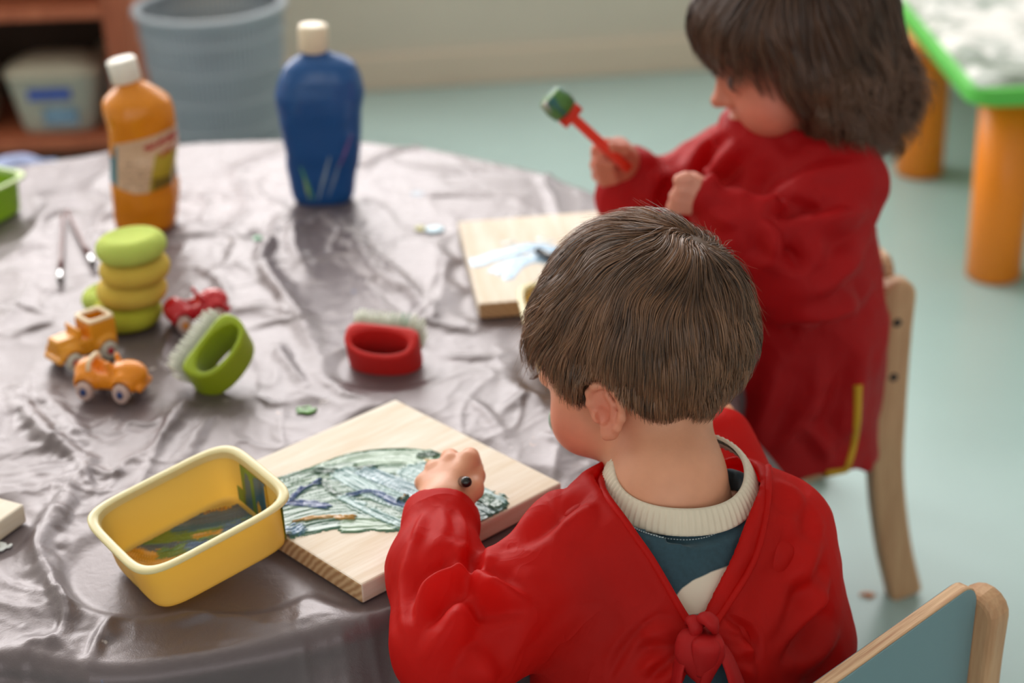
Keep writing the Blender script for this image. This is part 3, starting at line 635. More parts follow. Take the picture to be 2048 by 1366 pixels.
v, f, c = strokes_mesh(ib, ST, -lx1 / 2 + .017, lx1 / 2 - .017, -wy1 / 2 + .017, wy1 / 2 - .017, .0012, 4)
M['paintmat'] = mat('tray_paint', (1, 1, 1), .3, .5, attr='col', bump=(500, .2, .0005))
obj('paint_puddle', v + [0, 0, .0034], f, M['paintmat'], T1, attrs={'col': c})
# paint dragged up the right end wall
n = 40; yy, zz = np.meshgrid(np.linspace(-wy1 / 2 + .017, wy1 / 2 - .024, n), np.linspace(.003, HT - .006, n), indexing='ij')
xin = (lx1 / 2 - (.0132 + (.0087 - .0132) * (zz - .007) / (HT - .013)) - .0009); p3 = np.stack([yy * 120, zz * 14, 0 * yy], -1); st = vnoise(p3)
top = .018 + .030 * ss(-.4, .3, vnoise(np.stack([yy * 90, 0 * yy, 0 * yy + 3], -1)) + .4 - 14 * np.maximum(yy - .005, 0)); C = np.where((st > .25)[..., None], np.array(SG[:3]), np.array(SD[:3])) * (1 + .3 * vnoise(p3 * 2))[..., None]
C = np.where((st < -.62)[..., None], np.array(lin(190, 150, 40)[:3]), C)
I = np.arange(n * n).reshape(n, n); F = np.stack([I[:-1, :-1], I[1:, :-1], I[1:, 1:], I[:-1, 1:]], -1).reshape(-1, 4); keep = (zz < top).ravel(); F = F[keep[F].all(1)]
obj('paint_streak', np.stack([xin, yy, zz], -1).reshape(-1, 3), F, M['paintmat'], T1, attrs={'col': np.clip(C.reshape(-1, 3), 0, 1)})
# a thin blue tail of paint on the far-left end wall
tl = [(-lx1 / 2 + .0165, -.006, .004), (-lx1 / 2 + .0135, -.004, .014), (-lx1 / 2 + .0125, -.005, .022)]; v, f = tube(spline(tl, 5), [.006, .005, .003, .0016, .0012, .001, .0011, .0016, .0022, .0022, .0012], 8); obj('paint_streak', v, f, mat('blue_paint', lin(32, 84, 110), .3, .5, noise=(30, .1)), T1)


def rect(c, l, w, a):
    u = np.array([math.cos(a), math.sin(a)]) * l / 2; v = np.array([-math.sin(a), math.cos(a)]) * w / 2; c = np.asarray(c)[:2]; return [c - u - v, c + u - v, c + u + v, c - u + v]
p0, p1 = W(1028, 560, zr), W(1062, 688, zr); d = p1 - p0; a2 = math.atan2(d[1], d[0]); nrm = np.array([-math.sin(a2), math.cos(a2)]); cc = (p0 + p1)[:2] / 2 + nrm * .052 + np.array([math.cos(a2), math.sin(a2)]) * .006
tray(rect(cc, .155, .107, a2), HT, 'yellow plastic tray half hidden behind the short-haired child\'s head', M['trayyellow'], M['trayrim'])
p0 = W(60, 345, zr); a3 = math.atan2(*(W(-60, 400, zr) - p0)[[1, 0]]); ua3 = np.array([math.cos(a3), math.sin(a3)]); na3 = np.array([ua3[1], -ua3[0]]); cc = p0[:2] + ua3 * .075 + na3 * .05
tray(rect(cc, .155, .107, a3), HT, 'green plastic tray cut off by the left edge', M['traygreen'], M['greenrim'])

# paint bottles -----------------------------------------------------
def bottle(name, base, scale_v, secs, depth, cap_, m, capm, label, e=2.6, dent=.003):
    """secs: (y px, xl, xr) measured on the photo, base: (px, py) of the base centre"""
    b = on_table(*base, .0025); sc = FPX / ((b - CP) @ FW); t = thing(name, (b[0], b[1], ZB), 0, label, 'bottle'); foot(b[0], b[1], .042)
    rows = []
    for y, xl, xr, ee in secs:
        z = (base[1] - y) / (sc * scale_v); cx = ((xl + xr) / 2 - proj(b + [0, 0, z])[0]) / sc; rows.append((z, cx, (xr - xl) / 2 / sc, ee))
    rows = np.array(rows); zz = np.linspace(rows[0, 0], rows[-1, 0], 60); R = []
    for z in zz:
        cx, rx, ee = [np.interp(z, rows[:, 0], rows[:, k]) for k in (1, 2, 3)]; r = ring(0, z, 64, rx, max(rx * depth, .011) if rx > .02 else rx, ee, (cx, 0)); R.append(r)
    v, f = loft(R); k = ss(rows[0, 0] + .01, rows[0, 0] + .04, v[:, 2]) * (1 - ss(rows[-1, 0] - .03, rows[-1, 0] - .01, v[:, 2])); v[:, :2] *= (1 + (dent / .035 * fbm(v * 28 + len(label), 2) * k)[:, None])
    o = obj('body', v, f, m, t); return t, b, sc, v, f
M['orangep'] = mat('orange_bottle', lin(228, 140, 20), .26, .5, noise=(12, .05), transl=.15); M['bluep'] = mat('blue_bottle', lin(26, 84, 150), .28, .5, noise=(12, .08), transl=.1)
M['cap'] = mat('white_cap', lin(235, 228, 218), .35, .5, noise=(10, .02)); M['capcream'] = mat('cream_cap', lin(232, 214, 188), .4, .5, noise=(10, .02))
OS = [(452, 246, 338, 2.5), (447, 236, 350, 2.6), (435, 231, 354, 2.8), (330, 225, 352, 2.6), (262, 219, 346, 2.5), (225, 205, 340, 2.3), (208, 206, 334, 2.3), (196, 216, 320, 2.2), (180, 234, 296, 2), (174, 238, 280, 2), (160, 234, 274, 2)]
tO, bO, scO, vO, fO = bottle('paint_bottle', (291, 447), .93, OS, .92, None, M['orangep'], None, 'orange paint bottle with white cap and paper label behind the sponges')
def xoff(b, sc, px, z): return (px - proj(b + [0, 0, z])[0]) / sc
def xpx(b, x, z, sc): a, c = proj(b)[0], proj(b + [0, 0, .2])[0]; return a + (c - a) * z / .2 + x * sc
def screw_cap(par, c, ax, r, h, m):
    ax = np.asarray(ax, float); ax /= np.linalg.norm(ax); u = np.cross(ax, [0, 1, 0]); u /= np.linalg.norm(u); w = np.cross(ax, u); n = 48; R = []
    for rr, hh in ((r * .96, 0), (r, .001), (r, h * .9), (r * .94, h), (r * .3, h)):
        a = np.arange(n) * 2 * math.pi / n; k = 1 + (.02 * (np.arange(n) % 2) if 0 < hh < h * .95 else 0 * a); R.append(np.asarray(c) + ax * hh + rr * k[:, None] * (np.cos(a)[:, None] * u + np.sin(a)[:, None] * w))
    v, f = loft(R); return obj('cap', v, f, m, par)
screw_cap(tO, (xoff(bO, scO, 254, (447 - 172) / scO / .93), 0, (447 - 172) / scO / .93), (-.16, 0, 1), .0175, .027, M['cap'])
# label: a patch wrapped on the bottle front, printed
def wrap_label(par, v, px_of, m, name, off=.0007):
    """patch of the bottle's skin: rows of the loft between two heights, front half; colours by px_of(x, z)"""
    n = 64; rows = v.reshape(-1, n, 3); zsel = [i for i in range(len(rows)) if px_of[0] <= rows[i, 0, 2] <= px_of[1]]
    cols = [i % n for i in range(n // 2 - 4, n + 5)]; P = rows[zsel][:, cols]; cen = P.mean(1, keepdims=True); 
    d = P - rows[zsel].mean(1, keepdims=True); d[..., 2] = 0; P = P + off * d / np.linalg.norm(d, axis=-1, keepdims=True); 
    a, b = P.shape[:2]; k = 6; fine = np.stack([np.stack([np.interp(np.linspace(0, b - 1, b * k), np.arange(b), P[i, :, q]) for q in range(3)], -1) for i in range(a)]); fine = np.stack([np.stack([np.interp(np.linspace(0, a - 1, a * 3), np.arange(a), fine[:, j, q]) for q in range(3)], -1) for j in range(b * k)], 1)
    a, b = fine.shape[:2]; I = np.arange(a * b).reshape(a, b); F = np.stack([I[:-1, :-1], I[:-1, 1:], I[1:, 1:], I[1:, :-1]], -1).reshape(-1, 4); V = fine.reshape(-1, 3)
    C, keep = px_of[2](V[:, 0], V[:, 2]); F = F[keep[F].all(1)]; return obj(name, V, F, m, par, attrs={'col': C})
M['print'] = mat('printed_label', (1, 1, 1), .35, .4, attr='col')
def olabel(x, z):
    px, py = xpx(bO, x, z, scO), 447 - z * scO * .93; C = np.tile(np.array(lin(214, 178, 148)[:3]), (len(x), 1)); n = fbm(np.c_[x * 300, z * 600, 0 * x], 2)
    def put(mask, c): C[mask] = lin(*c)[:3]
    put((px < 244) & (py > 290 - (px - 225) * .6), (84, 126, 140)); put((px > 316 - (py - 310) * .15) & (py > 296), (176, 150, 40)); put((px > 315) & (py > 340), (120, 96, 30))
    put((n > .25) & (px < 312) & (px > 250) & (py > 300) & (py % 11 < 6), (170, 138, 116)); put((abs(py - (283 - (px - 300) * .25)) < 7) & (px > 296) & (n > -.25), (176, 52, 50)); put((abs(py - (300 - (px - 320) * .25)) < 6) & (px > 322) & (n > -.1), (176, 52, 50))
    keep = (py > 276 - (px - 225) * .18) & (py < 352 + np.minimum((px - 225) * .28, 16) - np.maximum(px - 300, 0) * .2) & ~((px < 236) & (py < 300)); return C, keep
wrap_label(tO, vO, (.04, .13, olabel), M['print'], 'label')
BS = [(404, 604, 696, 2.6), (399, 594, 702, 3), (388, 586, 708, 3), (300, 569, 721, 2.8), (215, 556, 725, 2.6), (192, 553, 724, 2.5), (160, 559, 717, 2.4), (138, 570, 705, 2.3), (126, 585, 688, 2.2), (118, 602, 660, 2), (104, 606, 650, 2)]
tB, bB_, scB, vB, fB = bottle('paint_bottle', (649, 397), .935, BS, .62, None, M['bluep'], None, 'blue paint bottle with cream cap on the far side of the table', dent=.0016)
screw_cap(tB, (xoff(bB_, scB, 627, (397 - 113) / scB / .935), 0, (397 - 113) / scB / .935), (.06, 0, 1), .0178, .032, M['capcream'])
def blabel(x, z):
    px, py = xpx(bB_, x, z, scB), 397 - z * scB * .935; C = np.tile(np.array(lin(196, 206, 200)[:3]), (len(x), 1)); keep = np.zeros(len(x), bool)
    for (x0, y0, x1, y1, w, c) in ((630, 385, 605, 320, 4, (90, 160, 110)), (640, 385, 662, 300, 5, (140, 160, 180)), (660, 380, 682, 312, 4, (120, 140, 170)), (682, 320, 704, 262, 4, (120, 90, 150)), (622, 385, 612, 345, 3, (150, 170, 110))):
        t = np.clip(((px - x0) * (x1 - x0) + (py - y0) * (y1 - y0)) / ((x1 - x0) ** 2 + (y1 - y0) ** 2), 0, 1); dd = np.hypot(px - x0 - t * (x1 - x0), py - y0 - t * (y1 - y0)); m = dd < w * (1 - abs(t - .5)); C[m] = lin(*c)[:3]; keep |= m
    return C, keep
wrap_label(tB, vB, (.003, .12, blabel), M['print'], 'label', .0005)

# sponges -----------------------------------------------------------
M['spg'] = mat('sponge_green', lin(186, 202, 98), .85, .2, noise=(40, .05), bump=(700, .5, .0012), sss=.15); M['spy'] = mat('sponge_yellow', lin(206, 176, 76), .85, .2, noise=(40, .05), bump=(700, .5, .0012), sss=.15); M['spl'] = mat('sponge_lime', lin(180, 180, 56), .85, .2, noise=(40, .05), bump=(700, .5, .0012), sss=.15)
def sponge(c, r, h, m, label, tilt=(0, 0)):
    prof = [(.002, 0)] + [(r - h * .5 + h * .5 * math.cos(a), h / 2 + h / 2 * math.sin(a)) for a in np.linspace(-math.pi / 2, math.pi / 2, 13)] + [(r * .6, h - .0006), (.002, h - .001)]
    v, f = lathe(prof, 64); v[:, :2] *= (1 + .012 * fbm(v * 40 + c[0] * 50, 2))[:, None]
    return tag(link('sponge', mesh_data('sponge', v, f), m, loc=c, rot=(tilt[0], tilt[1], 0)), label, 'sponge', 'round sponges on the table')
bs = on_table(258, 650); foot(bs[0], bs[1], .042); rs = .0375; hs = .0262
for i, (dx, dy, m, lab, tl) in enumerate(((0, 0, 'spl', 'lime green round sponge at the bottom of the stack', (0, 0)), (.008, .002, 'spy', 'yellow round sponge second from the bottom of the stack', (0, .01)), (.015, .0, 'spy', 'yellow round sponge directly under the green top sponge', (.01, -.02)), (.015, -.002, 'spg', 'bright green round sponge on top of the stack', (-.02, -.05)))):
    sponge((bs[0] + dx, bs[1] + dy, ZB + i * (hs - .0006)), rs, hs, M[m], lab, tl)
c = on_table(222, 640); c[0] -= .006; c[1] += .03; foot(c[0], c[1], .03); sponge((c[0], c[1], ZB), .030, .022, M['spg'], 'small lime sponge lying behind the stack of sponges')

# brushes lying on the cloth ---------------------------------------
M['maroon'] = mat('maroon_handle', lin(104, 52, 52), .3, .5, noise=(20, .1)); M['steel'] = mat('ferrule_metal', lin(220, 220, 222), .18, .5, 1, noise=(30, .03)); M['bristle'] = mat('dark_bristle', lin(40, 30, 28), .7, .3, noise=(90, .3)); M['black'] = mat('black_lacquer', lin(24, 20, 22), .22, .5, noise=(20, .1))
def paintbrush(p0, p1, label, r=.0034, hm='maroon', dz=.0085):
    a = on_table(*p0, dz); b = on_table(*p1, dz); L_ = np.linalg.norm(b - a); d = (b - a) / L_; t = thing('paintbrush', tuple(a), 0, label, 'paintbrush', 'paintbrushes on the cloth')
    def seg(name, s0, s1, r0, r1, m, n=6):
        s = np.linspace(s0, s1, n); v, f = tube(np.array([d * x for x in s]), np.linspace(r0, r1, n), 12); return obj(name, v, f, M[m], t)
    seg('handle', 0, L_ - .036, r * .55, r, hm); seg('ferrule', L_ - .036, L_ - .012, r, r * 1.05, 'steel'); seg('bristles', L_ - .012, L_, r * 1.0, r * .45, 'bristle')
    for k in (.05, .2, .35, .5, .65, .8, .95): q = a + d * L_ * k; foot(q[0], q[1], .012)
paintbrush((126, 430), (119, 567), 'thin maroon paintbrush pointing straight towards the viewer'); paintbrush((134, 422), (190, 533), 'thin maroon paintbrush slanting towards the sponge stack')
b0, b1 = W(1074, 501, zt + .006), W(1165, 545, zt + .006); d = (b1 - b0); t = thing('paintbrush', tuple(b0), 0, 'dark handled brush lying on the board with light blue smears', 'paintbrush', 'paintbrushes on the cloth')
v, f = tube([d * k for k in (0, .3, .7)], [.004, .0048, .0048], 12); obj('handle', v, f, M['black'], t); v, f = tube([d * k for k in (.7, .85)], [.005, .005], 12); obj('ferrule', v, f, M['steel'], t); v, f = tube([d * k for k in (.85, 1)], [.005, .003], 12); obj('bristles', v, f, M['bristle'], t)

# nail brushes with loop handles ------------------------------------
def nail_brush(loc, R, label, m, bm, spots=False):
    """local: x along the brush, y across (the loop is open along y), z up from bristles to handle"""
    t = thing('nail_brush', tuple(loc), 0, label, 'brush', 'loop-handled nail brushes'); t.rotation_euler = Matrix(np.asarray(R).tolist()).to_euler()
    lx, lz = .038, .026
    def fn(p):
        x, z = p[:, 0], p[:, 2] - .012
        o = (((abs(x) / lx) ** 2.3 + (abs(z) / lz) ** 2.3) ** (1 / 2.3) - 1) * lz; o = smax(o, -(z + .0145), .006)
        i = (((abs(x) / (lx - .009)) ** 2.1 + (abs(z - .0066) / .0138) ** 2.1) ** (1 / 2.1) - 1) * .0138
        w = .0225 - .003 * ss(-.005, .026, z); d2 = smax(o, -i, .003); return smax(d2, abs(p[:, 1]) - w, .004)
    v, f = sdf_mesh(fn, (-.046, -.027, -.012), (.046, .027, .044), .0013); v = relax(v, f, 2); obj('handle', v, f, M[m], t)
    parts = []; r_ = random.Random(4)
    for i in range(24):
        for j in range(9):
            x = -.034 + .068 * i / 23; y = -.0165 + .033 * j / 8
            if (x / .037) ** 4 + (y / .0185) ** 4 > 1: continue
            e = np.array([x * 1.05 + r_.uniform(-.001, .001), y * 1.1 + r_.uniform(-.001, .001), -.0225]); b = np.array([x, y, -.002]); parts.append(tube([b, e], [.0010, .0008], 5))
    v, f = join(parts); o = obj('bristles', v, f, M[bm], t, attrs={'col': np.where((spots and True) * ((abs(v[:, 0] - .013) < .009) & (v[:, 2] < -.004) & (vnoise(v * 300) > -.2))[:, None], np.array(lin(70, 140, 90)[:3]), np.array(lin(226, 228, 214)[:3]))}); tag(o, kind='stuff'); return t
M['brushgreen'] = mat('lime_rubber', lin(158, 178, 30), .4, .45, noise=(12, .04), transl=.12); M['brushred'] = mat('red_rubber', lin(204, 36, 34), .5, .35, noise=(12, .05)); M['tuft'] = mat('white_tufts', (1, 1, 1), .5, .4, attr='col', transl=.25)
# green: tilted on its side, bristles to the left, loop opening towards the viewer
c = W(418, 702, ZT + .036); foot(c[0], c[1], .04)
gb_ = nail_brush(c, basis((.55, .66, .5), (-.16, -.52, .84)), 'lime green nail brush with white bristles tipped on its side', 'brushgreen', 'tuft')
c = W(772, 690, ZT + .026); foot(c[0], c[1], .048)
nail_brush(c + np.array([0, .012, 0]), basis((.97, -.22, -.06), (-.05, -.42, .90)), 'red nail brush lying with its open loop facing up', 'brushred', 'tuft', True)

# toy cars ----------------------------------------------------------
M['toyorange'] = mat('toy_orange', lin(232, 138, 22), .3, .5, noise=(16, .04)); M['toyyellow'] = mat('toy_amber', lin(226, 150, 30), .3, .5, noise=(16, .04)); M['toyred'] = mat('toy_red', lin(196, 24, 36), .22, .55, noise=(16, .04)); M['tyre'] = mat('toy_wheel_pink', lin(206, 176, 168), .4, .4, noise=(20, .04)); M['tyregrey'] = mat('toy_wheel_pale', lin(200, 196, 184), .4, .4, noise=(20, .04)); M['hubblue'] = mat('hub_blue', lin(44, 66, 120), .4, .4, noise=(20, .04)); M['hubred'] = mat('hub_red', lin(186, 30, 48), .4, .4, noise=(20, .04)); M['hubamber'] = mat('hub_amber', lin(226, 140, 30), .4, .4, noise=(20, .04)); M['toycream'] = mat('toy_cream_top', lin(240, 214, 178), .4, .4, noise=(20, .03))
def wheels(t, xs, y, r, tm, hm):
    for x in xs:
        for s in (-1, 1):
            pr = [(.0005, -.004), (r * .8, -.004), (r, -.0022), (r, .0022), (r * .82, .004), (r * .5, .0034), (.0005, .0034)]; v, f = lathe(pr, 28); v = np.c_[v[:, 0], v[:, 2] * s * 1, v[:, 1]] + [x, s * y, r]; wo = obj('wheel', v, f, M[tm], t)
            v, f = lathe([(.0005, 0), (r * .40, 0), (r * .36, .0012), (.0005, .0014)], 20); v = np.c_[v[:, 0], v[:, 2] * s, v[:, 1]] + [x, s * (y + .0034), r]; obj('hub', v, f, M[hm], wo)
def roadster(loc, rz, label, m, tm, hm, sc=1.0, bar=True):
    t = thing('toy_car', tuple(loc), rz, label, 'toy car', 'toy cars on the table'); t.scale = (sc, sc * 1.22, sc * 1.22)
    def fn(p):
        d = smin(rbox(p, (0, 0, .0145), (.032, .0125, .0075), .006), ell(p, (.020, 0, .0185), (.019, .0125, .0115)), .005); d = smin(d, ell(p, (-.022, 0, .019), (.015, .013, .011)), .006)
        for x in (-.0205, .0185):
            for s in (-1, 1): d = smin(d, ell(p, (x, s * .0125, .0135), (.0125, .0055, .0105)), .003)
        d = smin(d, rbox(p, (.005, 0, .0265), (.0022, .0115, .0065), .002, basis((1, 0, .5), (0, 1, 0))), .002)
        d = smax(d, -ell(p, (-.006, 0, .029), (.0115, .0095, .0125)), .003)
        for x in (-.0205, .0185):
            q = p - np.array([x, 0, .0085]); w = np.hypot(q[:, 0], q[:, 2]) - .0098; d = smax(d, -np.maximum(w, .0095 - abs(p[:, 1])), .0015)
        return smin(d, cap(p, (.0345, -.009, .0105), (.0345, .009, .0105), .0034), .002)
    v, f = sdf_mesh(fn, (-.045, -.022, .0), (.045, .022, .038), .0011); v = relax(v, f, 1); obj('body', v, f, M[m], t); wheels(t, (-.0205, .0185), .0155, .0085, tm, hm)
    if bar: v, f = tube(spline([(-.017, -.0105, .024), (-.0165, -.007, .031), (-.0165, .007, .031), (-.017, .0105, .024)], 6), .0024, 8); obj('roll_bar', v, f, M['toycream'], t)
    foot(loc[0], loc[1], .03)
def jeep(loc, rz, label, m, tm, hm):
    t = thing('toy_truck', tuple(loc), rz, label, 'toy car', 'toy cars on the table'); t.scale = (1.0, 1.2, 1.1)
    def fn(p):
        d = rbox(p, (0, 0, .017), (.032, .0125, .0085), .003); d = smin(d, rbox(p, (.021, 0, .023), (.012, .0095, .007), .003), .002)
        for x in (-.019, .021):
            for s in (-1, 1): d = smin(d, ell(p, (x, s * .0125, .0145), (.0125, .0055, .0095)), .003)
        d = smin(d, rbox(p, (.0075, 0, .0315), (.002, .012, .0055), .0015), .001); d = smin(d, rbox(p, (-.018, 0, .028), (.0155, .0135, .011), .003), .002)
        d = smax(d, -rbox(p, (-.018, 0, .036), (.0115, .0095, .0125), .002), .001); d = smax(d, -rbox(p, (.0015, 0, .032), (.0055, .0105, .011), .002), .001)
        for x in (-.019, .021):
            q = p - np.array([x, 0, .009]); w = np.hypot(q[:, 0], q[:, 2]) - .0098; d = smax(d, -np.maximum(w, .0095 - abs(p[:, 1])), .0015)
        return smin(d, cap(p, (.034, -.011, .011), (.034, .011, .011), .003), .002)
    v, f = sdf_mesh(fn, (-.043, -.022, .0), (.043, .022, .044), .0011); v = relax(v, f, 1); obj('body', v, f, M[m], t); wheels(t, (-.019, .021), .0155, .009, tm, hm)
    v, f = loft([ring(0, .0392, 40, .0155, .0135, 7, (-.018, 0)), ring(0, .0412, 40, .015, .013, 7, (-.018, 0)), ring(0, .0412, 40, .0112, .0092, 7, (-.018, 0)), ring(0, .0392, 40, .0108, .0088, 7, (-.018, 0))], False, False); obj('bed_rim', v, f, M['toycream'], t); foot(loc[0], loc[1], .03)
def on(px, py): q = on_table(px, py); return (q[0], q[1], ZB)
roadster(on(228, 790), R_(-14), 'orange toy roadster with blue-centred wheels in front', 'toyorange', 'tyre', 'hubblue', 1.0)
jeep(on(170, 722), R_(-138), 'amber toy truck with open bed and red-centred wheels', 'toyyellow', 'tyregrey', 'hubred')
roadster(on(395, 650), R_(28), 'shiny red toy car behind the lime nail brush', 'toyred', 'tyre', 'hubamber', .95, False)
# ------------------------------------------------------------------ chairs
M['beech'] = wood('chair_beech', lin(206, 164, 126), lin(184, 138, 102), 5, (14, 14, 1.2), .5); M['plyedge'] = wood('plywood_edge', lin(222, 184, 146), lin(176, 122, 86), 8, (1, 30, 30), .55); M['lam'] = mat('blue_grey_laminate', lin(112, 142, 150), .42, .4, noise=(6, .03)); M['bolt'] = mat('dark_bolt', lin(60, 46, 40), .4, .5, .3, noise=(30, .1))
def chair(loc, facing, label):
    rz = math.atan2(-facing[0], facing[1]); t = thing('child_chair', (loc[0], loc[1], 0), rz, label, 'chair', 'small wooden chairs at the round table')
    hw, th, sh = .150, .026, .262
    prof = spline([(-.178, 0), (-.157, .08), (-.141, .18), (-.138, .27), (-.138, .36), (-.140, .415)], 6)
    for s in (-1, 1):
        P = prof; T = np.gradient(P, axis=0); T /= np.linalg.norm(T, axis=1)[:, None]; Nn = np.c_[-T[:, 1], T[:, 0]]; w = .021
        a = P + Nn * w; b = P - Nn * w; end = [P[-1] + Nn[-1] * w * math.cos(q) + T[-1] * w * math.sin(q) for q in np.linspace(.3, math.pi - .3, 8)]
        out = np.concatenate([b[::-1][::-1], np.array(end)[::-1], a[::-1]]); n = len(out)
        v = np.concatenate([np.c_[np.full(n, s * hw - th / 2), out], np.c_[np.full(n, s * hw + th / 2), out]])
        f = [tuple(range(n)), tuple(range(2 * n - 1, n - 1, -1))] + [(i, n + i, n + (i + 1) % n, (i + 1) % n) for i in range(n)]
        po = bevel(obj('rear_post', v, f, M['beech'], t, smooth=False), .006, 3, 50)
        m = po.modifiers.new('tri', 'TRIANGULATE')
        v, f = box((s * hw, .115, sh / 2), (th, .04, sh)); bevel(obj('front_leg', v, f, M['beech'], t, smooth=False), .007, 3)
        v, f = box((s * hw, -.01, sh - .028), (th * .8, .24, .04)); bevel(obj('seat_rail', v, f, M['beech'], t, smooth=False), .005, 2)
        for z in (.385, .315):
            v, f = lathe([(.0005, 0), (.0055, 0), (.005, .0012), (.0005, .0015)], 16); v = np.c_[v[:, 2] * s, v[:, 0], v[:, 1]] + [s * (hw + th / 2), -.138, z]; obj('bolt', v, f, M['bolt'], po)
    v, f = plate(-hw + .014, hw - .014, -.125, .135, .02, sh - .008, sh + .008); bevel(obj('seat', v, f, M['lam'], t, smooth=False), .004, 2)
    # backrest: a plywood panel with laminated faces
    n = 14; x = np.linspace(-hw + .013, hw - .013, n); c = -.150 + .012 * (1 - (x / hw) ** 2) * 0; z0, z1 = .292, .452
    def panel(y0, y1, ins, name, m, par):
        P = []
        for cx, cz, a0 in ((hw - .013 - ins - .02, z1 - ins - .02, 0), (-hw + .013 + ins + .02, z1 - ins - .02, 90), (-hw + .013 + ins + .02, z0 + ins + .02, 180), (hw - .013 - ins - .02, z0 + ins + .02, 270)):
            for i in range(7): a = R_(a0 + 15 * i); P.append((cx + .02 * math.cos(a), cz + .02 * math.sin(a)))
        P = np.array(P); k = len(P); tilt = lambda z: -(z - z0) * .02
        v = np.concatenate([np.c_[P[:, 0], y + tilt(P[:, 1]), P[:, 1]] for y in (y0, y1)]); f = [tuple(range(k)), tuple(range(2 * k - 1, k - 1, -1))] + [(i, k + i, k + (i + 1) % k, (i + 1) % k) for i in range(k)]
        return bevel(obj(name, v, f, m, par, smooth=False), .0012, 2)
    bk = panel(-.140, -.128, 0, 'backrest', M['plyedge'], t); panel(-.1412, -.1398, .0012, 'laminate', M['lam'], bk); panel(-.1282, -.1268, .0012, 'laminate', M['lam'], bk)
    return t

# ------------------------------------------------------------------ bodies
SKIN = dict(rough=.46, spec=.4, sss=.12, attr='col', noise=(60, .05), bump=(420, .12, .0006))
M['skin'] = mat('skin', lin(222, 160, 128), **SKIN)
def head_core(p):
    d = ell(p, (0, -.014, .033), (.0725, .090, .085)); d = smin(d, ell(p, (0, .030, .012), (.062, .056, .060)), .02)
    d = smin(d, ell(p, (0, .034, -.036), (.054, .050, .052)), .025); d = smin(d, ell(p, (0, .056, -.074), (.024, .024, .019)), .022)
    for s in (-1, 1): d = smin(d, ell(p, (s * .036, .047, -.044), (.029, .031, .030)), .016)
    return d
def head_face(p, d):
    m = (p[:, 1] > .02) & (p[:, 2] < .06)
    q = p[m]; e = d[m]
    if len(q):
        for s in (-1, 1):
            e = smax(e, -ell(q, (s * .030, .103, .000), (.017, .016, .010)), .012); e = smin(e, ell(q, (s * .030, .0735, -.002), (.0135, .0125, .0115)), .004)
        e = smin(e, cap(q, (0, .082, .006), (0, .093, -.024), .005, .0085), .010); e = smin(e, ell(q, (0, .0965, -.026), (.0085, .0085, .0075)), .006)
        for s in (-1, 1): e = smin(e, ell(q, (s * .009, .087, -.029), (.0065, .007, .0055)), .005)
        e = smin(e, ell(q, (0, .083, -.050), (.017, .010, .0055)), .005); e = smin(e, ell(q, (0, .082, -.058), (.014, .010, .0055)), .005)
        e = smax(e, -cap(q, (-.014, .093, -.0538), (.014, .093, -.0538), .0016), .002); d = d.copy(); d[m] = e
    return d
EAR = [(.010, -.004), (.0125, .006), (.0115, .016), (.005, .0235), (-.005, .0245), (-.0135, .018), (-.0165, .007), (-.0145, -.005), (-.0090, -.0140), (-.0040, -.0200), (.0015, -.0215)]
def ear(p, s):
    """s = -1: the left ear. local ear plane: u forward, v up, w outwards"""
    c = np.array([s * .0695, -.006, -.014]); fw = np.array([s * .34, .93, .12]); up = np.array([-s * .05, -.14, .99]); B = basis(fw, up); w = np.cross(B[:, 0], B[:, 1]); w = w if w[0] * s > 0 else -w
    q = p - c; u, v, o = q @ B[:, 0], q @ B[:, 1], q @ w; L_ = np.stack([u, v, o], -1)
    pts = [np.array([a, b, .007 - .004 * (a > .006) + .0025 * (a < -.006)]) for a, b in EAR]; rad = [.0026, .003, .0032, .0036, .0038, .0038, .0036, .0034, .0036, .0044, .0040]
    d = chain(L_, pts, rad, .003); d = smin(d, ell(L_, (-.002, .002, .003), (.0135, .0215, .0035)), .003)       # the cup
    d = smin(d, chain(L_, [np.array([-.004, .015, .006]), np.array([-.0085, .006, .007]), np.array([-.007, -.006, .007]), np.array([-.001, -.012, .007])], [.0022, .0026, .0026, .002], .002), .003)
    d = smin(d, ell(L_, (.0075, -.005, .006), (.0042, .0055, .004)), .002); d = smin(d, ell(L_, (-.0005, -.0180, .006), (.0064, .0078, .0046)), .003)
    d = smax(d, -ell(L_, (.002, -.003, .010), (.0058, .0085, .0075)), .002)
    return smin(d, ell(L_, (.002, .0, -.003), (.012, .018, .006)), .004)
def head_full(p):
    d = head_face(p, head_core(p))
    for s in (-1, 1):
        m = (p[:, 0] * s > .045) & (abs(p[:, 1]) < .05) & (abs(p[:, 2] + .01) < .055)
        if m.any(): d = d.copy(); d[m] = smin(d[m], ear(p[m], s), .0035)
    return d
def skin_col(pl, base=(222, 156, 124)):
    b = np.array(lin(*base)[:3]); C = np.tile(b, (len(pl), 1))
    red = np.array(lin(212, 112, 92)[:3]); w = np.zeros(len(pl))
    for s in (-1, 1): w = np.maximum(w, .75 * np.exp(-(np.linalg.norm((pl - [s * .05, .055, -.04]) / [.03, .03, .026], axis=1)) ** 2)); w = np.maximum(w, .7 * np.exp(-(np.linalg.norm((pl - [s * .076, -.008, -.014]) / [.012, .02, .028], axis=1)) ** 2))
    lip = np.exp(-(np.linalg.norm((pl - [0, .094, -.054]) / [.018, .012, .009], axis=1)) ** 4); C = C * (1 - w[:, None]) + red * w[:, None]; return C * (1 - .8 * lip[:, None]) + np.array(lin(190, 92, 88)[:3]) * .8 * lip[:, None]
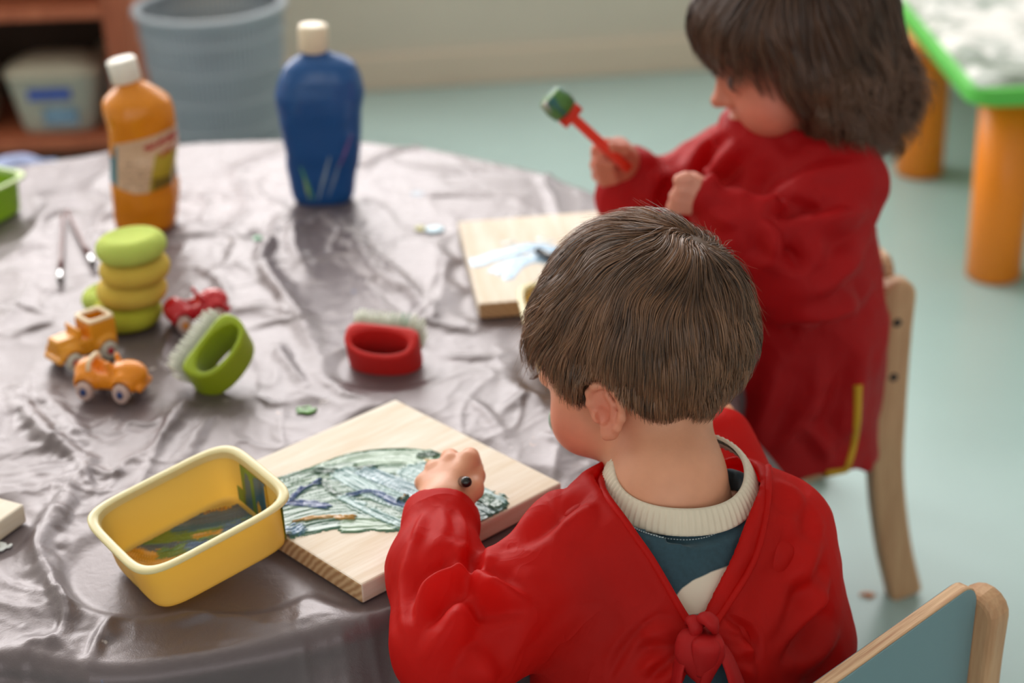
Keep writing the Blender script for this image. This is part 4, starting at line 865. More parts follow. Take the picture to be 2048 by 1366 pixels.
def hand_sdf(p, wrist, mcp, fingers, thumb, rp=.0115, k=.009):
    """mcp: four knuckles; fingers: four lists of joints after the knuckle; thumb: joints from the palm"""
    d = None
    for i, m in enumerate(mcp):
        e = cap(p, wrist + (m - wrist) * .12, m, rp + .0025, .0086 - .0006 * (i == 3)); d = e if d is None else smin(d, e, .0065)
    for m, fs in zip(mcp, fingers):
        pts = [m] + list(fs); rr = np.linspace(.0082, .0062, len(pts)); e = chain(p, pts, rr, .003); d = smin(d, e, .0035)
    e = chain(p, thumb, np.linspace(.0105, .0068, len(thumb)), .004); return smin(d, e, .005)
def person_body(name, parent, pieces):
    """pieces: (V, F, C) in world space, joined into one continuous skin object"""
    V, F, C, n = [], [], [], 0
    for v, f, c in pieces: V.append(v); F.append(f + n); C.append(c); n += len(v)
    return obj(name, np.concatenate(V), np.concatenate(F), M['skin'], parent, attrs={'col': np.concatenate(C)}, world=True)
SKB = np.array(lin(222, 156, 124)[:3])
def piece(fn, lo, hi, h, sm=1): v, f = sdf_mesh(fn, lo, hi, h); v = relax(v, f, sm); return v, f
def bounds(pts, m): pts = np.array(pts); return pts.min(0) - m, pts.max(0) + m

# strands of hair as thin ribbons that follow the scalp
def grow_hair(roots, nrm, dirf, length, seg, sdf, lift, width, curl=None):
    n = len(roots); clump = 1 + .55 * fbm(roots * 40 + 5, 2); P = [roots]; p = roots.copy(); d = dirf(p, nrm)
    for i in range(seg):
        t = (i + 1) / seg; nd = dirf(p, grad(sdf, p)); d = d * .35 + nd * .65; d /= np.linalg.norm(d, axis=1)[:, None] + 1e-9
        p = p + d * (length / seg)[:, None]; g = grad(sdf, p); s = sdf(p); tgt = lift(t) * clump; p = p + g * ((tgt - s) * np.where(s < tgt, .95, .45))[:, None]
        if curl is not None: p = p + curl(p, t, i)
        P.append(p.copy())
    P = np.stack(P, 1); T = np.gradient(P, axis=1); T /= np.linalg.norm(T, axis=2)[..., None] + 1e-9
    G = grad(sdf, P.reshape(-1, 3)).reshape(P.shape); side = np.cross(T, G); side /= np.linalg.norm(side, axis=2)[..., None] + 1e-9
    tw = rng.normal(0, .5, (n, 1, 1)); side = side * np.cos(tw) + G * np.sin(tw)
    prof = np.array([.8 if i == 0 else 1 - .75 * (i / seg) ** 2 for i in range(seg + 1)]); w = width[:, None, None] * prof[None, :, None] / 2
    V = np.stack([P - side * w, P + side * w], 2).reshape(-1, 3); m = (seg + 1) * 2; b = np.arange(n)[:, None] * m + np.arange(seg)[None] * 2; b = b.ravel()
    return V, np.stack([b, b + 1, b + 3, b + 2], 1)
def scalp_points(n, sdf, mask, c=(0, -.01, .02), R=.16):
    out = []; tot = 0
    while tot < n:
        d = rng.normal(size=(n * 2, 3)); d /= np.linalg.norm(d, axis=1)[:, None]; p = np.array(c) + d * R
        for _ in range(14): p = p - d * np.minimum(sdf(p), .05)[:, None] * .9
        p = p[mask(p)]; out.append(p); tot += len(p)
    return np.concatenate(out)[:n]
def hair_mat(name, c1, c2, rough=.42):
    m, N, L, b = new_mat(name); a = N.new('ShaderNodeAttribute'); a.attribute_name = 'var'; r = N.new('ShaderNodeValToRGB'); L.new(a.outputs['Fac'], r.inputs[0])
    r.color_ramp.elements[0].color = c1; r.color_ramp.elements[1].color = c2; L.new(r.outputs[0], b.inputs['Base Color']); b.inputs['Roughness'].default_value = rough; b.inputs['Specular IOR Level'].default_value = .5; b.inputs['Anisotropic'].default_value = .4; return m
M['hairboy'] = hair_mat('brown_hair', lin(54, 36, 26), lin(150, 106, 76)); M['hairgirl'] = hair_mat('dark_wavy_hair', lin(52, 32, 24), lin(116, 78, 56))
def redcloth(name, c, tr):
    m = mat(name, c, .58, .28, noise=(5, .07), bump=(1600, .12, .0005), transl=tr); N, L = m.node_tree.nodes, m.node_tree.links; b = N['Principled BSDF']
    fine = [n for n in N if n.type == 'BUMP'][0]; tc = [n for n in N if n.type == 'TEX_COORD'][0]; prev = fine
    for sc, di, st, seed in ((9, .010, .30, 0), (26, .004, .22, 5)):     # small creases of thin nylon
        n = N.new('ShaderNodeTexNoise'); n.inputs['Scale'].default_value = sc; n.inputs['Detail'].default_value = 2; n.inputs['Distortion'].default_value = 1.1; mp = N.new('ShaderNodeMapping'); mp.inputs['Location'].default_value = (seed, seed, 0); mp.inputs['Scale'].default_value = (1, 1, .6); L.new(tc.outputs['Object'], mp.inputs[0]); L.new(mp.outputs[0], n.inputs['Vector'])
        a = N.new('ShaderNodeMath'); a.operation = 'SUBTRACT'; a.inputs[1].default_value = .5; L.new(n.outputs['Fac'], a.inputs[0]); a2 = N.new('ShaderNodeMath'); a2.operation = 'ABSOLUTE'; L.new(a.outputs[0], a2.inputs[0]); a3 = N.new('ShaderNodeMath'); a3.operation = 'POWER'; a3.inputs[1].default_value = .6; L.new(a2.outputs[0], a3.inputs[0])
        bp = N.new('ShaderNodeBump'); bp.inputs['Strength'].default_value = st; bp.inputs['Distance'].default_value = di; bp.invert = True; L.new(a3.outputs[0], bp.inputs['Height']); L.new(prev.outputs[0], bp.inputs['Normal']); prev = bp
    L.new(prev.outputs[0], b.inputs['Normal']); return m
M['smock'] = redcloth('red_nylon_smock', lin(224, 30, 24), .55); M['smock2'] = redcloth('deep_red_smock', lin(196, 20, 26), .38); M['tie'] = redcloth('red_tie', lin(188, 24, 26), .2)
def shirt_mat():
    m, N, L, b = new_mat('teal_sweatshirt'); a = N.new('ShaderNodeAttribute'); a.attribute_name = 'cream'; r = N.new('ShaderNodeMapRange'); r.inputs[1].default_value = -.0006; r.inputs[2].default_value = .0006; L.new(a.outputs['Fac'], r.inputs[0])
    n = N.new('ShaderNodeTexNoise'); n.inputs['Scale'].default_value = 250; tc = N.new('ShaderNodeTexCoord'); L.new(tc.outputs['Object'], n.inputs['Vector']); mr = N.new('ShaderNodeValToRGB'); L.new(n.outputs['Fac'], mr.inputs[0]); mr.color_ramp.elements[0].color = lin(30, 56, 68); mr.color_ramp.elements[1].color = lin(48, 80, 94)
    mx = N.new('ShaderNodeMix'); mx.data_type = 'RGBA'; L.new(r.outputs[0], mx.inputs[0]); L.new(mr.outputs[0], mx.inputs[6]); mx.inputs[7].default_value = lin(226, 212, 194); L.new(mx.outputs[2], b.inputs['Base Color']); b.inputs['Roughness'].default_value = .85; b.inputs['Sheen Weight'].default_value = .2; return m
M['shirt'] = shirt_mat(); M['rib'] = mat('cream_rib_knit', lin(226, 212, 192), .85, .2, noise=(40, .04), sheen=.2); M['trousers'] = mat('grey_trousers', lin(84, 92, 108), .85, .2, noise=(30, .08)); M['shoe'] = mat('shoe_dark', lin(52, 54, 66), .6, .3, noise=(20, .1)); M['thread'] = mat('pale_thread', lin(170, 184, 190), .8, .2, noise=(90, .05))
M['eye'] = mat('eye', (1, 1, 1), .12, .6, attr='col')

def ell2(x, y, wx, wy): return (np.sqrt((x / wx) ** 2 + (y / wy) ** 2 + 1e-12) - 1) * np.minimum(wx, wy)
def legs_sdf(p, hip, R, sh):
    """sitting legs: thighs forward from the hips, shins down to the floor"""
    d = None
    for s in (-1, 1):
        h = hip + R[:, 0] * s * .055; k = h + R[:, 1] * .19 + R[:, 0] * s * .02; k = np.array([k[0], k[1], h[2] + .005]); a = np.array([k[0], k[1], .05]) + R[:, 1] * .01
        e = smin(cap(p, h, k, .062, .048), cap(p, k, a, .046, .034), .02); d = e if d is None else smin(d, e, .03)
    return smin(d, ell(p, hip + [0, 0, .02], (.10, .09, .07)), .03)
def shoes(parent, hip, R):
    for s in (-1, 1):
        k = hip + R[:, 0] * s * .075 + R[:, 1] * .20; c = np.array([k[0], k[1], 0.])
        def fn(p, c=c): 
            q = (p - c) @ R; return smax(smin(ell(q, (0, .045, .022), (.031, .062, .030)), cap(q, (0, -.0, .02), (0, -.0, .065), .032, .034), .03), -q[:, 2] + .001, .006)
        v, f = sdf_mesh(fn, c - [.13, .13, .02], c + [.13, .13, .12], .005); obj('shoe', v, f, M['shoe'], parent, world=True)
# ------------------------------------------------------------------ the boy, seen from behind
BY = R_(15); Bq = np.stack([[math.cos(BY), math.sin(BY), 0], [-math.sin(BY), math.cos(BY), 0], [0, 0, 1]], 1)        # body axes: right, forward, up
NB = Q(1352, 985, 1.19)                                   # base of the neck
HY, HP, HR = R_(53), R_(15), R_(3)                        # head turned to his left, nodding
def head_frame(yaw, pitch, roll):
    fw = np.array([-math.sin(yaw) * math.cos(pitch), math.cos(yaw) * math.cos(pitch), -math.sin(pitch)]); r = np.array([math.cos(yaw), math.sin(yaw), 0]); u = np.cross(r, fw)
    r2 = r * math.cos(roll) + u * math.sin(roll); return np.stack([r2, fw, np.cross(r2, fw)], 1)
HB = head_frame(HY, HP, HR); HS = .948
earL = Q(1206, 822, 1.205); HO = earL - HB @ (HS * np.array([-.0745, -.006, -.014]))
bl = lambda p: (p - NB) @ Bq
hl = lambda p: (p - HO) @ HB / HS
boy = thing('person', (NB[0], NB[1], 0), 0, 'child with short brown hair in a red smock, seen from behind, painting', 'person')
# head and neck
def boy_head(p):
    q = hl(p); d = head_face(q, head_core(q)); m = (q[:, 0] > .045) & (abs(q[:, 1]) < .05) & (abs(q[:, 2] + .01) < .055); d[m] = smin(d[m], ear(q[m], 1), .0035); d = d * HS; nk = cap(p, HO + HB @ np.array([-.006, -.014, -.045]) * HS, NB + Bq @ np.array([-.006, .014, -.02]), .0365, .041)
    nk = smin(nk, cap(p, NB + Bq @ np.array([0, .012, .0]), NB + Bq @ np.array([0, .005, -.07]), .043, .06), .03); return smin(d, nk, .028)
lo, hi = bounds([HO, NB], .0); lo = np.minimum(lo, HO - .125); hi = np.maximum(hi, HO + .125); lo[2] = NB[2] - .06
hv, hf = piece(boy_head, lo, hi, .0019, 1); hc = skin_col(hl(hv))
# his left ear, the one in view, at a finer grain
edir = earL + HB @ np.array([-.004, 0, 0])
def ear_patch(p): q = hl(p); return smax(smin(head_core(q) + .0008, ear(q, -1), .004) * HS, np.linalg.norm(p - edir, axis=1) - .043, .004)
ev, ef = piece(ear_patch, edir - .046, edir + .046, .0010, 1); ec = skin_col(hl(ev))
# left hand: fist around a brush
wr = Q(884, 1020, 1.232)
mcp = [Q(936, 921, 1.272), Q(902, 925, 1.276), Q(872, 941, 1.274), Q(852, 965, 1.268)]
fin = [[Q(940, 914, 1.290), Q(950, 938, 1.292), Q(946, 958, 1.276)], [Q(900, 916, 1.296), Q(915, 942, 1.302), Q(925, 965, 1.284)], [Q(868, 938, 1.296), Q(885, 962, 1.300), Q(905, 975, 1.282)], [Q(848, 966, 1.288), Q(868, 985, 1.292), Q(888, 990, 1.276)]]
thb = [Q(918, 1000, 1.238), Q(944, 978, 1.250), Q(950, 952, 1.268), Q(948, 930, 1.282)]
def handL(p): return smin(hand_sdf(p, wr, mcp, fin, thb), cap(p, wr, Q(876, 1085, 1.20), .0195, .022), .015)
lo, hi = bounds([wr, *mcp, *sum(fin, []), *thb, Q(876, 1085, 1.20)], .028); v1, f1 = piece(handL, lo, hi, .0010, 1)
# right hand rests on the table edge in front of him, hidden by his body
elR = Q(1580, 1290, 1.20); wr2 = NB + Bq @ np.array([.10, .15, -.075]); wr2[2] = ZT + .03
m2 = [wr2 + Bq @ np.array([.022 - .013 * i, .045, .004 - .002 * abs(i - 1.5)]) for i in range(4)][::-1]; f2 = [[m + Bq @ np.array([0, .018, .0]), m + Bq @ np.array([0, .032, -.009])] for m in m2]; t2 = [wr2 + Bq @ np.array([-.018, .012, 0]), wr2 + Bq @ np.array([-.034, .028, -.003]), wr2 + Bq @ np.array([-.036, .044, -.006])]
lo, hi = bounds([wr2, *m2, *sum(f2, []), *t2], .028); v2, f2_ = piece(lambda p: hand_sdf(p, wr2, m2, f2, t2), lo, hi, .002, 1)
# torso and arms under the clothes
shL, shR = NB + Bq @ np.array([-.094, .0, -.048]), NB + Bq @ np.array([.078, .0, -.044]); elL = Q(888, 1300, 1.095)
hipB = NB + Bq @ np.array([0, -.03, 0]); hipB[2] = .33
def torso_skin(p):
    q = bl(p); d = smin(ell(p, NB + [0, 0, -.09], (.082, .06, .09), Bq), ell(p, hipB, (.08, .065, .08), Bq), .08); d = smin(d, cap(p, shL, elL, .03, .026), .03); d = smin(d, cap(p, shR, elR, .03, .026), .03); d = smin(d, cap(p, elL, wr, .026, .019), .015); return smin(d, cap(p, elR, wr2, .026, .018), .015)
lo, hi = bounds([shL, shR, elL, elR, wr, wr2, hipB], .10); v3, f3 = piece(torso_skin, lo, hi, .007, 0)
person_body('body', boy, [(hv, hf, hc), (ev, ef, ec), (v1, f1, skin_col(v1 * 0 + 5) * .97), (v2, f2_, np.tile(SKB, (len(v2), 1))), (v3, f3, np.tile(SKB, (len(v3), 1)))])
# eyes
def eyes(parent, HO, HB, HS, white=(226, 218, 210)):
    for s in (-1, 1):
        v, f = lathe([(.0005, -.0115)] + [(.0115 * math.cos(a), .0115 * math.sin(a)) for a in np.linspace(-1.4, 1.4, 24)] + [(.0005, .0115)], 24); w = np.c_[v[:, 0], v[:, 2], v[:, 1]]
        C = np.where((v[:, 2] > .0095)[:, None], np.array(lin(50, 34, 26)[:3]), np.array(lin(*white)[:3])); obj('eye', (HO + (w + [s * .030, .0752, -.002]) * HS @ HB.T), f, M['eye'], parent, attrs={'col': C}, world=True)
eyes(boy, HO, HB, HS)
# dummy in his mouth
M['mint'] = mat('mint_plastic', lin(176, 206, 190), .3, .5, noise=(12, .03), transl=.15)
pc = thing('pacifier', tuple(HO + HB @ np.array([0, .095, -.054]) * HS), 0, 'mint green pacifier in the mouth of the painting child', 'pacifier'); bpy.context.view_layer.update()
def shield(p): q = hl(p) - [0, .0985 - 0, -.053]; q = q + np.c_[0 * q[:, 0], 9 * (q[:, 0] ** 2), 0 * q[:, 0]]; return (smax(ell(q, (0, 0, 0), (.023, .004, .018)), -np.minimum(np.hypot(abs(q[:, 0]) - .015, q[:, 2]) - .003, 9), .001)) * HS
lo, hi = bounds([HO + HB @ np.array([0, .0985, -.053]) * HS], .034); v, f = sdf_mesh(shield, lo, hi, .0012); obj('shield', v, f, M['mint'], pc, world=True)
def knob(p): q = hl(p) - [0, .106, -.053]; return np.minimum(ell(q, (0, 0, 0), (.009, .005, .008)), np.hypot(np.hypot(q[:, 0], q[:, 2] + .008) - .011, q[:, 1] - .003) - .0022) * HS
v, f = sdf_mesh(knob, lo, hi, .0012); obj('ring_handle', v, f, M['mint'], pc, world=True)

# hair ---------------------------------------------------------------
def azi(p): return np.degrees(np.arctan2(abs(p[:, 0]), p[:, 1] + .012))
def hairline(p): return np.interp(azi(p), [0, 35, 52, 60, 68, 78, 92, 104, 118, 140, 160, 180], [.046, .042, .028, .006, -.006, .016, .024, .004, -.026, -.044, -.050, -.050])
def hair_region(p): return (p[:, 2] - hairline(p))
def boy_cap(p):
    t = .0010 + .0018 * ss(-.04, .06, p[:, 2]) ; return smax(head_core(p) - t * ss(-.004, .035, hair_region(p)) - .0006, -(hair_region(p)), .004)
v, f = piece(boy_cap, (-.1, -.125, -.09), (.1, .11, .13), .0028, 1); hair = obj('hair', HO + v * HS @ HB.T, f, M['hairboy'], boy, attrs={'var': .12 + .2 * (vnoise(v * 60) * .5 + .5)}, world=True)
WH = np.array([.022, -.076, .096])
def boy_dir(p, n):
    a = p - WH; r = np.linalg.norm(a, axis=1); sw = np.cross(n, a); a = a / (r[:, None] + 1e-6); sw /= np.linalg.norm(sw, axis=1)[:, None] + 1e-6
    front = ss(-.05, .03, p[:, 1]) * ss(.03, .07, p[:, 2]); down = np.array([0, .05, -1.]) * (1.4 * ss(.085, .0, p[:, 2]))[:, None]
    d = a + .35 * sw * np.exp(-(r / .03) ** 2)[:, None] + down + np.array([-.35, .55, 0]) * front[:, None] + .6 * np.stack([fbm(p * 26 + 3, 2), fbm(p * 26 + 30, 2), fbm(p * 26 + 60, 2)], -1) * ss(.0, .07, p[:, 2])[:, None]+ .12 * np.stack([vnoise(p * 130 + 3), vnoise(p * 130 + 30), vnoise(p * 130 + 60)], -1)
    d = d - n * (d * n).sum(1)[:, None]; return d / (np.linalg.norm(d, axis=1)[:, None] + 1e-9)
def strands(n, lenf, wid, seg, lift, mask, dirf, var):
    r = scalp_points(n, head_core, mask); L_ = lenf(r) * rng.uniform(.55, 1.15, n) + rng.uniform(0, .004, n); V, F = grow_hair(r, grad(head_core, r), dirf, L_, seg, head_core, lift, wid * rng.uniform(.6, 1.3, n))
    vv = np.clip(var + .20 * rng.normal(size=n) + .35 * vnoise(r * 70), 0, 1); return V, F, np.repeat(vv, (seg + 1) * 2)
jit = rng.uniform(-1, 1, 5)
def blen(p):
    L0 = np.interp(p[:, 2], [-.06, -.03, .02, .06, .11], [.006, .012, .026, .038, .044]); fr = ss(55, 35, azi(p)); return np.minimum(L0, np.maximum(hair_region(p), 0) * 1.0 + .005 + .026 * fr)
lf = lambda t: .0028 + .0052 * math.sin(min(t, 1) * 2.2)
sets = [strands(34000, blen, .0008, 6, lf, lambda p: hair_region(p) > -.001, boy_dir, .38), strands(10000, lambda p: blen(p) * 1.05, .0006, 6, lambda t: .0055 + .006 * math.sin(t * 2.0), lambda p: hair_region(p) > .003, boy_dir, .55),
        strands(800, lambda p: blen(p) * 1.1, .0004, 6, lambda t: .008 + .010 * t * t, lambda p: p[:, 2] > .03, boy_dir, .7),
        strands(4200, lambda p: .012 + .6 * np.linalg.norm(p - WH, axis=1), .0007, 6, lambda t: .0028 + .0045 * t, lambda p: np.linalg.norm(p - WH, axis=1) < .042, boy_dir, .42),
        strands(2600, lambda p: .0055 + 0 * p[:, 0], .0005, 3, lambda t: .0008 + .0012 * t, lambda p: (hair_region(p) > -.010) & (hair_region(p) < .004) & (azi(p) > 50), boy_dir, .35)]
# lashes
el = []
for s in (-1, 1):
    for i in range(16):
        a = (i / 25 - .5) * 1.5; b = np.array([s * .030 + .0125 * math.sin(a), .0735 + .0128 * math.cos(a), -.0005]); el.append([b, b + np.array([.003 * math.sin(a), .005, -.0015]), b + np.array([.005 * math.sin(a), .0085, -.0005])])
E_ = np.array(el); Vl = np.stack([E_ - [0, 0, .00012], E_ + [0, 0, .00012]], 2).reshape(-1, 3); bI = (np.arange(len(E_))[:, None] * 6 + np.arange(2)[None] * 2).ravel(); sets.append((Vl, np.stack([bI, bI + 1, bI + 3, bI + 2], 1), np.full(len(Vl), .3)))
V, F, A, n = [], [], [], 0
for v, f, a in sets: V.append(v); F.append(f + n); A.append(a); n += len(v)
tag(obj('hair_strands', HO + np.concatenate(V) * HS @ HB.T, np.concatenate(F), M['hairboy'], boy, attrs={'var': np.concatenate(A)}, world=True), kind='stuff')

# clothes -----------------------------------------------------------
def torso_form(p, grow=0.0):
    q = bl(p); z = q[:, 2]; wx = np.interp(z, [-.40, -.2, -.10, -.055, -.03, -.01, .02], [.122, .120, .116, .110, .098, .082, .062]) + grow; wy = np.interp(z, [-.40, -.2, -.10, -.05, -.02, .02], [.108, .104, .094, .078, .067, .058]) + grow
    cy = np.interp(z, [-.4, -.15, -.05, .02], [-.022, -.018, -.004, .004]); d = ell2(q[:, 0] + .008, q[:, 1] - cy, wx, wy); d = smax(d, z - .012 - grow, .02); return smax(d, -.40 - z, .01)
def boy_smock_form(p):
    d = torso_form(p); q = bl(p)
    d = smin(d, cap(p, shL + Bq @ np.array([.03, 0, .0]), shR + Bq @ np.array([-.03, 0, .0]), .050, .050), .03)
    d = smin(d, cap(p, shL + Bq @ np.array([-.002, .0, -.012]), elL + [.012, .0, -.0], .050, .044), .026)
    fo = smin(cap(p, elL + [.0, .005, 0], Q(872, 1140, 1.17), .042, .035), cap(p, Q(872, 1140, 1.17), Q(880, 1040, 1.226), .035, .029), .02); fo = smin(fo, cap(p, Q(882, 1045, 1.222), Q(886, 1012, 1.240), .029, .0262), .012)
    d = smin(d, fo, .014); d = smin(d, cap(p, shR + Bq @ np.array([.006, -.005, -.01]), elR, .050, .047), .03); return smin(d, cap(p, elR, wr2, .05, .03), .02)
# the open back: a V between the shoulders, measured on the back surface, in body axes
def backpt(px, py): Yb = np.interp(py, [900, 930, 1040, 1110, 1250, 1370], [1.20, 1.175, 1.135, 1.115, 1.09, 1.08]); q = bl(Q(px, py, Yb)[None])[0]; return (q[0], q[2])
VP = [backpt(*a) for a in ((1206, 900), (1214, 945), (1246, 1035), (1300, 1115), (1362, 1222), (1392, 1262), (1416, 1264), (1446, 1218), (1506, 1120), (1532, 1010), (1534, 950), (1534, 900))]; VP = [(VP[0][0], .06)] + VP + [(VP[-1][0], .06)]
V2 = [backpt(*a) for a in ((1408, 1300), (1392, 1335), (1340, 1420), (1500, 1420), (1440, 1335))]
def neck_hole(q): return ell2(q[:, 0] - .004, q[:, 1] - .006, .064, .062)
def boy_smock(p):
    q = bl(p); d = boy_smock_form(p) + .0022 * fbm(p * 14, 2) + .0005 * fbm(p * 60, 2)
    pv = poly2(q[:, 0], q[:, 2], VP); pv2 = poly2(q[:, 0], q[:, 2], V2); cut = np.maximum(smin(pv, pv2, .001), q[:, 1] - .03)
    hole = np.maximum(neck_hole(q), -.06 - q[:, 2]); cut = smin(cut, hole, .008); d = d - .0014 * ss(.012, .008, cut) * (cut > 0)
    inner = boy_smock_form(p) + .006; d = smax(d, -cut, .003); d = np.where(q[:, 2] > -.5, smax(d, -np.maximum(inner, cut - .03), .003), d)
    cuff = (p - Q(886, 1010, 1.240)) @ ((Q(886, 1010, 1.240) - Q(882, 1045, 1.222)) / np.linalg.norm(Q(886, 1010, 1.240) - Q(882, 1045, 1.222))); near = np.linalg.norm(p - Q(886, 1000, 1.245), axis=1) < .06
    return np.where(near, smax(d, cuff + .007 - .004 * fbm(p * 45, 2), .002), d)
lo, hi = bounds([shL, shR, elL, elR, wr, wr2, NB + [0, 0, .02]], .07); lo[2] = .27
sv, sf = piece(boy_smock, lo, hi, .0023, 3)
BF = [ # left sleeve
    ([(838, 1040), (820, 1110), (808, 1190), (812, 1280)], .0030, .0075), ([(945, 1138), (985, 1178), (1060, 1215)], .0090, .0080), ([(925, 1190), (960, 1218), (1020, 1245)], -.0060, .0110),
    ([(944, 1140), (895, 1158), (855, 1192), (832, 1255)], .0070, .0080), ([(930, 1180), (890, 1205), (862, 1250)], -.0045, .0100), ([(935, 1112), (890, 1122), (845, 1145)], -.0035, .0090), ([(935, 1185), (905, 1250), (845, 1330)], .0050, .0110), ([(955, 1245), (940, 1300), (900, 1360)], -.0050, .0120),
    ([(848, 1022), (838, 1060), (836, 1090)], .0018, .0040), ([(882, 1010), (888, 1050), (880, 1080)], .0016, .0045), ([(915, 1018), (928, 1055), (935, 1095)], .0020, .0045), ([(950, 1095), (945, 1128), (950, 1148)], -.0080, .0070),
    ([(990, 1110), (1010, 1060), (1060, 1020), (1130, 985)], .004, .012), ([(1040, 1085), (1080, 1060), (1140, 1010), (1190, 975)], -.003, .010), ([(1100, 1075), (1150, 1040), (1200, 1010)], .003, .009),
    ([(960, 1240), (985, 1290), (1000, 1340)], -.005, .014), ([(930, 1290), (960, 1330), (990, 1366)], .005, .012), ([(1060, 1130), (1050, 1200), (1060, 1280)], .003, .02), ([(1170, 1120), (1200, 1200), (1190, 1290)], -.003, .025),
    # gathers at the bow
    ([(1385, 1275), (1330, 1275), (1280, 1262)], .004, .008), ([(1385, 1285), (1330, 1310), (1270, 1350)], .005, .008), ([(1388, 1298), (1350, 1335), (1310, 1366)], .005, .007), ([(1380, 1280), (1340, 1290), (1290, 1305)], -.005, .007), ([(1384, 1292), (1340, 1324), (1295, 1360)], -.005, .006),
    ([(1425, 1255), (1460, 1262), (1500, 1262)], .004, .007), ([(1430, 1268), (1470, 1285), (1520, 1310)], .005, .008), ([(1432, 1262), (1475, 1272), (1510, 1285)], -.004, .006), ([(1435, 1280), (1475, 1310), (1510, 1366)], .005, .008), ([(1432, 1276), (1470, 1298), (1500, 1335)], -.004, .006), ([(1448, 1210), (1462, 1240), (1495, 1262), (1512, 1300), (1516, 1330)], -.003, .004), ([(1320, 1222), (1270, 1270), (1235, 1320), (1215, 1366)], -.002, .004),
    # right sleeve
    ([(1545, 960), (1580, 985), (1610, 1015)], .004, .010), ([(1625, 1010), (1615, 1050), (1630, 1090)], -.004, .009), ([(1560, 1050), (1575, 1100), (1560, 1160)], -.003, .014), ([(1640, 1080), (1610, 1140), (1640, 1200)], .004, .010), ([(1660, 1150), (1620, 1220), (1570, 1290)], .005, .010), ([(1670, 1220), (1620, 1260), (1560, 1330)], -.006, .010), ([(1680, 1260), (1640, 1300), (1590, 1350)], .005, .010), ([(1600, 1110), (1560, 1200), (1530, 1280)], .003, .012), ([(1520, 1000), (1500, 1080), (1470, 1160)], .002, .007)]
sv = folds(sv, sf, [(c, a * 1.5, w * .95) for c, a, w in BF]); smo = obj('smock', sv, sf, M['smock'], boy, world=True)
bvm = BVHTree.FromPolygons(sv.tolist(), sf.tolist())
for edge, sgn in (([(1216, 940), (1248, 1035), (1302, 1115), (1364, 1222), (1390, 1258)], -1), ([(1534, 935), (1532, 1010), (1506, 1120), (1450, 1212), (1420, 1256)], 1)):   # sewn hems of the open back
    C = []
    for x, y in spline(edge, 7):
        for k in range(2, 60, 3):
            h = bvm.ray_cast(Vector(CP), Vector(ray(x + sgn * k, y)).normalized())
            if h[0] is not None and h[3] < np.linalg.norm(Q(x, y, 1.225) - CP): C.append(np.array(h[0]) + .0004 * np.array(h[1])); break
    if len(C) > 4:
        C = np.array(C)
        for _ in range(4): C[1:-1] = (C[:-2] + 2 * C[1:-1] + C[2:]) / 4
        v, f = tube(C, .0030, 10); obj('hem', v, f, M['smock'], smo, world=True)
# shirt under it
cen = bl(Q(1360, 958, 1.198)[None])[0]
def boy_shirt(p):
    q = bl(p); d = torso_form(p, -.0095) + .0015 * fbm(p * 25, 2); d = smin(d, cap(p, shL + Bq @ np.array([.03, 0, .0]), shR + Bq @ np.array([-.03, 0, .0]), .038, .038), .03); cz = q - cen; rr = np.hypot(cz[:, 0] / 1.08, cz[:, 1] / .98); zz = cz[:, 2] - cz[:, 1] * math.tan(R_(12)); e = np.array([.006, -.013]); wxx, wz = rr - .0530, zz - .006; tt = np.clip((wxx * e[0] + wz * e[1]) / (e @ e), 0, 1); d = smax(d, -(np.hypot(wxx - e[0] * tt, wz - e[1] * tt) - .0052), .003); return smax(d, -np.maximum(ell2(q[:, 0] - .003, q[:, 1] - .008, .053, .050), -.05 - q[:, 2]), .004)
lo, hi = NB - [.17, .15, .3], NB + [.17, .15, .05]; tv, tf = piece(boy_shirt, lo, hi, .003, 1)
q = bl(tv); GP = [backpt(*a) for a in ((1350, 1262), (1366, 1232), (1385, 1208), (1410, 1192), (1450, 1182), (1500, 1178), (1510, 1262))]; cr = -poly2(q[:, 0], q[:, 2], GP); cr = np.where(q[:, 1] < .0, cr, -1)
SPt = [backpt(*a) for a in ((1484, 992), (1482, 960), (1492, 935), (1540, 930), (1540, 975))]; cr2 = -poly2(q[:, 0], q[:, 2], SPt); cr = np.maximum(cr, np.where(q[:, 1] < .05, cr2, -1)); obj('shirt', tv, tf, M['shirt'], boy, attrs={'cream': cr}, world=True)
# ribbed collar
cen = bl(Q(1360, 958, 1.198)[None])[0]; n = 576; a = np.arange(n) * 2 * math.pi / n; tl = R_(12); rings = []
for rr, up, th in ((.0470, .0085, 0), (.0480, .0100, 0), (.0505, .0092, .0), (.0535, .0050, 0), (.0562, -.0005, 0), (.0580, -.0050, 0), (.0585, -.0066, 0), (.0575, -.0072, 0), (.054, -.002, 0), (.049, .004, 0)):
    rib = 1 + (.011 * np.sin(a * 72) if .05 < rr < .0581 else 0 * a); x = rr * 1.08 * rib * np.cos(a); y = rr * .98 * rib * np.sin(a); z = np.full(n, up) + np.sin(a) * rr * math.tan(tl) + .0015 * np.sin(a * 3 + 1); rings.append(NB + (cen + np.stack([x, y, z], -1)) @ Bq.T)
v, f = loft(rings, False, False); obj('collar', v, f, M['rib'], boy, world=True)
